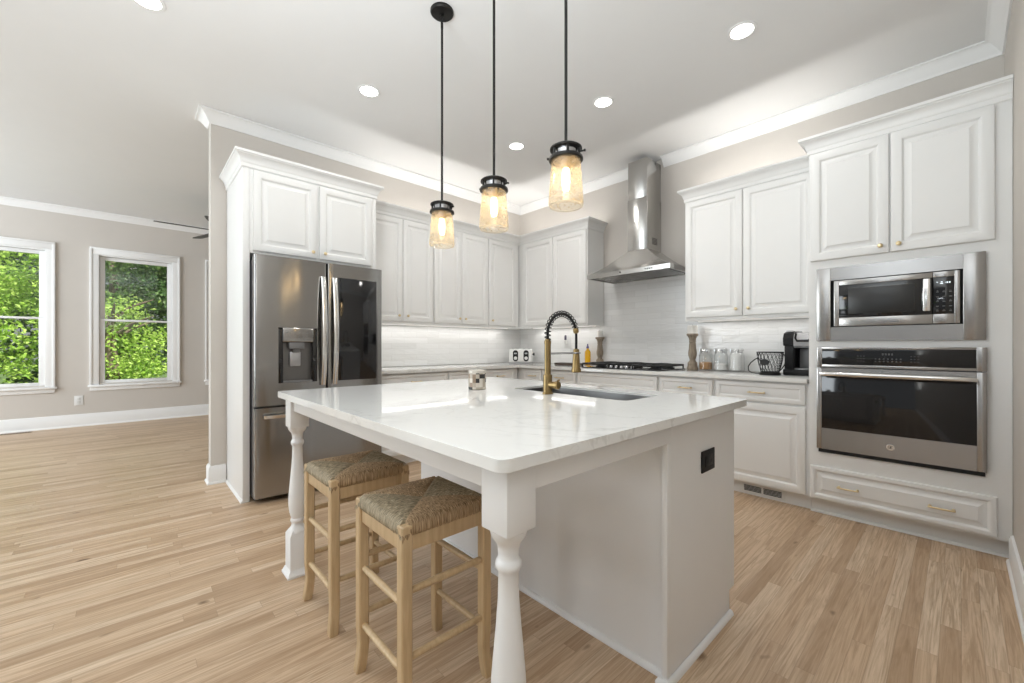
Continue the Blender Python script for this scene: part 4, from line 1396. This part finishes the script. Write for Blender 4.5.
bx, by = 1.216, -0.070
root = thing('soap_bottle', 'bright yellow bottle with purple cap left of the cooktop', 'bottle', (bx, by, Z))
MB().lathe([(0.030, Z), (0.034, Z + 0.004), (0.034, Z + 0.145), (0.031, Z + 0.160), (0.018, Z + 0.178), (0.013, Z + 0.188), (0.013, Z + 0.196)], (bx, by, 0), 24).build('bottle_body', M['oil'], root)
MB().lathe([(0.016, Z + 0.194), (0.016, Z + 0.214), (0.010, Z + 0.220), (0.008, Z + 0.246), (0.005, Z + 0.248)], (bx, by, 0), 18).build('cap', M['cap'], root)

def candlestick(label, x, y, hh, ch, cr):
    root = thing('candle_holder', label, 'candle holder', (x, y, Z), 'carved candle holders')
    k = hh / 0.325
    prof = [(0.046, 0), (0.050, 0.006), (0.050, 0.020), (0.046, 0.026), (0.041, 0.040), (0.044, 0.052), (0.040, 0.066), (0.028, 0.080), (0.025, 0.090), (0.030, 0.105), (0.037, 0.130), (0.038, 0.155), (0.032, 0.190), (0.030, 0.225), (0.027, 0.245), (0.032, 0.252), (0.028, 0.260), (0.031, 0.280), (0.040, 0.300), (0.052, 0.310), (0.052, 0.320), (0.048, 0.325)]
    MB().lathe([(r_, Z + h_ * k) for r_, h_ in prof], (x, y, 0), 28).build('stem', M['weathered'], root)
    c_ = MB()
    z0 = Z + hh + 0.0002
    c_.lathe([(cr, z0), (cr, z0 + ch - 0.004), (cr - 0.005, z0 + ch), (0.006, z0 + ch - 0.003), (0.0, z0 + ch - 0.004)], (x, y, 0), 24, False)
    co = c_.build('candle', M['wax'], root)
    MB().lathe([(0.0015, z0 + ch - 0.005), (0.0015, z0 + ch + 0.008)], (x, y, 0), 6).build('wick', M['plastic'], co)
    return root
candlestick('turned wooden candle holder between yellow bottle and the left end of the cooktop', 1.385, -0.065, 0.325, 0.075, 0.032)
candlestick('turned wooden candle holder with white pillar candle, beside the glass jars', 2.488, -0.150, 0.340, 0.076, 0.046)

# clip-top jars
def jar(label, x, y, fill, mat, name='glass_jar'):
    root = thing(name, label, 'jar', (x, y, Z), 'glass storage jars')
    r_ = 0.060
    MB().lathe([(r_ - 0.008, Z), (r_, Z + 0.008), (r_, Z + 0.1390), (r_ - 0.006, Z + 0.1560), (r_ - 0.013, Z + 0.1640), (r_ - 0.013, Z + 0.1740), (r_ - 0.016, Z + 0.1740), (r_ - 0.016, Z + 0.1630), (r_ - 0.004, Z + 0.1370), (r_ - 0.004, Z + 0.010), (0.0, Z + 0.006)], (x, y, 0), 32, False).build('glass_body', M['jarglass'], root)
    MB().lathe([(0.0, Z + 0.007), (r_ - 0.006, Z + 0.011), (r_ - 0.005, Z + fill - 0.003), (r_ * 0.5, Z + fill + 0.003), (0.0, Z + fill + 0.005)], (x, y, 0), 28, False).build('contents', mat, root)
    l = MB(); l.lathe([(r_ - 0.013, Z + 0.1745), (r_ - 0.007, Z + 0.1780), (r_ - 0.007, Z + 0.1960), (r_ - 0.012, Z + 0.2040), (0.012, Z + 0.2070), (0.0, Z + 0.2070)], (x, y, 0), 28, False)
    lo = l.build('lid', M['jarglass'], root)
    g = MB()
    rr = r_ - 0.0115
    for z in (Z + 0.1700, Z + 0.1860):
        g.tube([(x + (rr + (0.006 if z > Z + 0.1740 else 0)) * math.cos(2 * PI * k / 28), y + (rr + (0.006 if z > Z + 0.1740 else 0)) * math.sin(2 * PI * k / 28), z) for k in range(28)], 0.0025, 6, closed=True)
    for s_ in (-1, 1):
        g.tube([(x + s_ * 0.030, y - 0.044, Z + 0.1660), (x + s_ * 0.032, y - 0.062, Z + 0.1740), (x + s_ * 0.030, y - 0.060, Z + 0.1960)], 0.0028, 6)
    g.build('clip', M['chrome'], root)
    return root
jar('clip-top glass jar half full of brown sugar next to candle holder', 2.600, -0.125, 0.072, M['sugar'])
jar('clip-top glass jar with a little white powder, middle of three', 2.733, -0.125, 0.062, M['flour'])
jar('clip-top glass jar full of white powder, closest to the wire basket', 2.866, -0.125, 0.146, M['flour'])

# black wire basket
wx, wy = 3.193, -0.385
root = thing('wire_basket', 'black wire basket with oval plaque between jars and coffee maker', 'basket', (wx, wy, Z))
def br_(t_): return 0.060 + 0.028 * math.sin(PI / 2 * t_)
zb, zt = Z + 0.022, Z + 0.176
w = MB()
n_ = 20
for k in range(n_):
    for sg in (1, -1):
        pts = []
        for i in range(13):
            t_ = i / 12
            a = 2 * PI * k / n_ + sg * t_ * 0.62
            pts.append((wx + br_(t_) * math.cos(a), wy + br_(t_) * math.sin(a), zb + (zt - zb) * t_))
        w.tube(pts, 0.0018, 5)
w.build('mesh', M['black'], root)
rm = MB()
for z, rr in ((zt, br_(1)), (zb, br_(0)), ):
    rm.tube([(wx + rr * math.cos(2 * PI * k / 36), wy + rr * math.sin(2 * PI * k / 36), z) for k in range(36)], 0.0045, 8, closed=True)
rm.build('rim', M['black'], root)
MB().lathe([(0.072, Z), (0.074, Z + 0.004), (0.070, Z + 0.016), (0.062, Z + 0.022), (0.0, Z + 0.022)], (wx, wy, 0), 32, False).build('base', M['black'], root)
pq = MB()
sec = []
for i, (sc_, dd) in enumerate(((1.0, 0.0), (1.0, 0.004), (0.88, 0.006))):
    ring_ = []
    for k in range(24):
        a = 2 * PI * k / 24
        lat = 0.038 * sc_ * math.cos(a) / 0.094
        zc_ = Z + 0.100 + 0.024 * sc_ * math.sin(a)
        an = R(-100) + lat
        ring_.append((wx + (0.084 + dd) * math.cos(an), wy + (0.084 + dd) * math.sin(an), zc_))
    sec.append(ring_)
pq.loft(sec)
pq.build('plaque', M['iron'], root)
MB().tube([(wx - 0.082, wy, zt - 0.045), (wx - 0.105, wy, zt - 0.058), (wx - 0.135, wy, zt - 0.085), (wx - 0.155, wy + 0.005, zt - 0.115), (wx - 0.155, wy + 0.01, Z + 0.028), (wx - 0.135, wy + 0.01, Z + 0.012), (wx - 0.10, wy, Z + 0.008), (wx - 0.070, wy, Z + 0.010)], 0.0042, 8).build('handle', M['black'], root)
MB().tube([(wx + 0.080, wy - 0.02, zt - 0.01), (wx + 0.105, wy - 0.03, zt - 0.02), (wx + 0.115, wy - 0.035, zt - 0.05), (wx + 0.108, wy - 0.035, zt - 0.09), (wx + 0.090, wy - 0.03, zt - 0.12), (wx + 0.066, wy - 0.02, Z + 0.030)], 0.0042, 8).build('handle', M['black'], root)

# coffee maker
root = thing('coffee_maker', 'black and silver coffee maker standing against the oven tower', 'coffee maker', (3.370, -0.205, Z))
x0, x1 = 3.258, 3.450

b = MB()
b.box((x0, -0.305, Z), (x1, -0.015, Z + 0.045), 0.008)
b.build('base', M['plastic'], root)
b = MB()
b.prism([(-0.150, Z + 0.045), (-0.015, Z + 0.045), (-0.015, Z + 0.25), (-0.150, Z + 0.25)], 'x', x0, x1)
b.build('column', M['plastic'], root)
b = MB()
b.prism([(-0.295, Z + 0.235), (-0.280, Z + 0.225), (-0.015, Z + 0.225), (-0.015, Z + 0.330), (-0.055, Z + 0.340), (-0.195, Z + 0.338), (-0.275, Z + 0.322), (-0.300, Z + 0.285)], 'x', x0 + 0.0, x0 + 0.072)
bo = b.build('head', M['plastic'], root)
MB().box((x0 + 0.006, -0.285, Z + 0.040), (x0 + 0.068, -0.020, Z + 0.240), 0.006).build('water_tank', M['plastic'], root)
b = MB()
b.prism([(-0.315, Z + 0.225), (-0.295, Z + 0.210), (-0.015, Z + 0.215), (-0.015, Z + 0.325), (-0.195, Z + 0.330), (-0.295, Z + 0.318), (-0.320, Z + 0.275)], 'x', x0 + 0.074, x1)
hd_ = b.build('brew_head', M['silver'], root)
b = MB()
b.tube([(x0 + 0.085, -0.295, Z + 0.318), (x0 + 0.088, -0.330, Z + 0.285), (x0 + 0.10, -0.335, Z + 0.262), (x1 - 0.02, -0.335, Z + 0.262), (x1 - 0.008, -0.330, Z + 0.285), (x1 - 0.005, -0.295, Z + 0.318)], 0.007, 8)
b.build('handle', M['plastic'], hd_)
b = MB()
b.box((x0 + 0.010, -0.255, Z + 0.331), (x0 + 0.062, -0.195, Z + 0.345), 0.004)
b.build('button_cap', M['silver'], bo)
b = MB()
b.box((x0 + 0.086, -0.195, Z + 0.050), (x1 - 0.01, -0.151, Z + 0.205), 0.010)
b.build('inner_panel', M['grey'], root)
b = MB()
b.lathe([(0.058, Z + 0.045), (0.058, Z + 0.052), (0.050, Z + 0.054), (0.0, Z + 0.053)], (x0 + 0.12, -0.240, 0), 24, False)
b.build('drip_tray', M['silver'], root)

# wall plates
root = thing('wall_outlet', 'white outlet plate with a dark plug on the backsplash behind the faucet', 'outlet', (0.852, -0.012, 1.2))
b = MB(); b.box((0.805, -0.0135, 1.11), (0.905, -0.0085, 1.235), 0.002)
b.build('cover_plate', M['whiteplastic'], root)
b = MB(); b.box((0.822, -0.0165, 1.125), (0.888, -0.0135, 1.220), 0.0015)
b.build('receptacle', M['whiteplastic'], root)
b = MB()
b.lathe([(0.020, 1.165), (0.023, 1.170), (0.023, 1.205), (0.016, 1.212)], (0.855, -0.042, 0), 18)
bo = b.build('plug_body', M['whiteplastic'], root)
b = MB(); b.lathe([(0.012, 1.212), (0.014, 1.216), (0.014, 1.262), (0.008, 1.272)], (0.855, -0.042, 0), 16)
b.build('vial', plain('violet_glass', (0.07, 0.06, 0.10), 0.15), bo)

root = thing('wall_outlet', 'white outlet plate low on the greige wall between the two windows', 'outlet', (FX, -4.553, 0.37))
b = MB(); b.box((FX + 0.0005, -4.605, 0.300), (FX + 0.007, -4.515, 0.435), 0.003)
b.build('cover_plate', M['whiteplastic'], root)
b = MB()
for z in (0.345, 0.392): b.box((FX + 0.0072, -4.575, z - 0.016), (FX + 0.0090, -4.545, z + 0.016), 0.001)
b.build('receptacle', plain('outlet_face', (0.60, 0.60, 0.58), 0.4), root)

root = thing('floor_register', 'brown floor vent register beside the baseboard under the far window', 'vent', (FX + 0.12, -5.12, 0))
b = MB()
b.box((FX + 0.06, -5.28, 0.0003), (FX + 0.17, -4.98, 0.004), 0.001)
bo = b.build('frame', plain('register_brown', (0.30, 0.22, 0.15), 0.5), root)
b = MB()
for k in range(11): b.box((FX + 0.075, -5.265 + k * 0.025, 0.0038), (FX + 0.155, -5.253 + k * 0.025, 0.0046))
b.build('slot', M['dark'], bo)

# ceiling fan in the next room
hx_, hy_ = -2.65, -3.10
root = thing('ceiling_fan', 'dark ceiling fan in the adjoining room, mostly hidden by the wall end', 'ceiling fan', (hx_, hy_, 2.65))
MB().lathe([(0.07, CEIL - 0.0005), (0.07, CEIL - 0.02), (0.03, CEIL - 0.06), (0.014, CEIL - 0.065), (0.014, 2.80), (0.05, 2.79)], (hx_, hy_, 0), 24).build('downrod', M['black'], root)
MB().lathe([(0.05, 2.79), (0.10, 2.775), (0.115, 2.74), (0.115, 2.69), (0.09, 2.66), (0.05, 2.645), (0.0, 2.64)], (hx_, hy_, 0), 28, False).build('motor_housing', M['black'], root)
for k in range(5):
    a = R(-90 - 72 * k)
    d = Vector((math.cos(a), math.sin(a), 0)); n_ = Vector((-d.y, d.x, 0))
    bl = MB()
    secs = []
    for s_, wd in ((0.11, 0.035), (0.18, 0.055), (0.30, 0.062), (0.60, 0.066), (0.69, 0.060), (0.715, 0.040)):
        p = Vector((hx_, hy_, 2.70)) + d * s_
        tl = 0.16
        A = p + n_ * wd - Vector((0, 0, wd * tl)); B = p - n_ * wd + Vector((0, 0, wd * tl))
        up = Vector((0, 0, 0.004))
        secs.append([tuple(A + up), tuple(B + up), tuple(B - up), tuple(A - up)])
    bl.loft(secs)
    bl.build('blade', M['fanblade'], root)

# ------------------------------------------------------------------ outdoors
struct(MB().box((-40, -45, -0.6), (FX - 0.6, 30, -0.4)).build('ground', M['grass']))
def tree(label, x, y, hgt, rad, z0, n, mat, ls=0.13, name='tree', cat='tree', seed=1):
    rnd = random.Random(seed)
    root = thing(name, label, cat, (x, y, -0.4), 'trees outside the windows')
    t = MB()
    t.tube([(x, y, -0.4), (x + 0.05, y + 0.03, hgt * 0.3), (x - 0.03, y - 0.05, hgt * 0.65), (x + 0.05, y, hgt * 0.92)], [0.14, 0.11, 0.07, 0.02], 10)
    for k in range(7):
        a = rnd.uniform(0, 2 * PI); zz = hgt * rnd.uniform(0.3, 0.8)
        L_ = rad * rnd.uniform(0.6, 0.95)
        t.tube([(x, y, zz), (x + L_ * 0.5 * math.cos(a), y + L_ * 0.5 * math.sin(a), zz + 0.3), (x + L_ * math.cos(a), y + L_ * math.sin(a), zz + 0.45)], [0.045, 0.03, 0.01], 6)
    t.build('trunk', M['bark'], root)
    f = MB()
    # clumps of leaves spread through the crown
    nc = max(20, n // 45)
    cl_ = []
    for k in range(nc):
        while True:
            p = Vector((rnd.uniform(-1, 1), rnd.uniform(-1, 1), rnd.uniform(-1, 1)))
            if 0.25 < p.length < 1: break
        zc_ = (z0 + hgt) / 2; hz = (hgt - z0) / 2
        cl_.append(Vector((x + p.x * rad, y + p.y * rad, zc_ + p.z * hz)))
    bm = f.bm
    for k in range(int(n * 2.6)):
        c_ = rnd.choice(cl_)
        p = c_ + Vector((rnd.gauss(0, 0.17), rnd.gauss(0, 0.17), rnd.gauss(0, 0.12)))
        s_ = ls * 0.52 * rnd.uniform(0.6, 1.25)
        d = Vector((rnd.gauss(0, 1), rnd.gauss(0, 1), rnd.gauss(-0.3, 0.7))).normalized()
        nn = d.cross(Vector((rnd.gauss(0, 1), rnd.gauss(0, 1), rnd.gauss(0, 1)))).normalized()
        up = d.cross(nn) * (s_ * 0.12)
        a0 = p; a1 = p + d * s_ * 0.45 + nn * s_ * 0.30 + up; a2 = p + d * s_; a3 = p + d * s_ * 0.45 - nn * s_ * 0.30 + up
        vs = [bm.verts.new(q) for q in (a0, a1, a2, a3)]
        bm.faces.new((vs[0], vs[1], vs[2])); bm.faces.new((vs[0], vs[2], vs[3]))
    off = root.location
    me = bpy.data.meshes.new('foliage')
    bmesh.ops.translate(bm, verts=bm.verts, vec=-off)
    bm.to_mesh(me); bm.free()
    me.materials.append(mat)
    o = bpy.data.objects.new('foliage', me); COL.objects.link(o); o.parent = root
    return root
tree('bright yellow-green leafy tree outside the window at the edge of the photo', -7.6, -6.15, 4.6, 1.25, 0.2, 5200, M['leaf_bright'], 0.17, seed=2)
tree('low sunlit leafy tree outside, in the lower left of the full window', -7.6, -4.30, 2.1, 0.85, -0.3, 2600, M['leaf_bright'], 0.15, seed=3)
tree('green leafy tree outside, centred in the full window', -9.6, -4.3, 5.5, 1.8, -0.2, 6500, M['leaf_mid'], 0.20, seed=4)
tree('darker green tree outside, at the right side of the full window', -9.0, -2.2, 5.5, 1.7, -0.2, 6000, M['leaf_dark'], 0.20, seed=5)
tree('deep green tree outside, behind the bright yellow-green tree', -10.5, -7.6, 6.0, 2.1, -0.2, 6500, M['leaf_mid'], 0.22, seed=6)
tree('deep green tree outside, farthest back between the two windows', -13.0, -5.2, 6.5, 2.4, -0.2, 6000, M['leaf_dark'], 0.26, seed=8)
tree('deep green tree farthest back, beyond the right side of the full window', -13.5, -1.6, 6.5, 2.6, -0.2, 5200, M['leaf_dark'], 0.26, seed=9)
tree('deep green tree farthest back, beyond the window at the edge of the photo', -14.0, -9.6, 6.5, 2.6, -0.2, 5200, M['leaf_dark'], 0.26, seed=10)
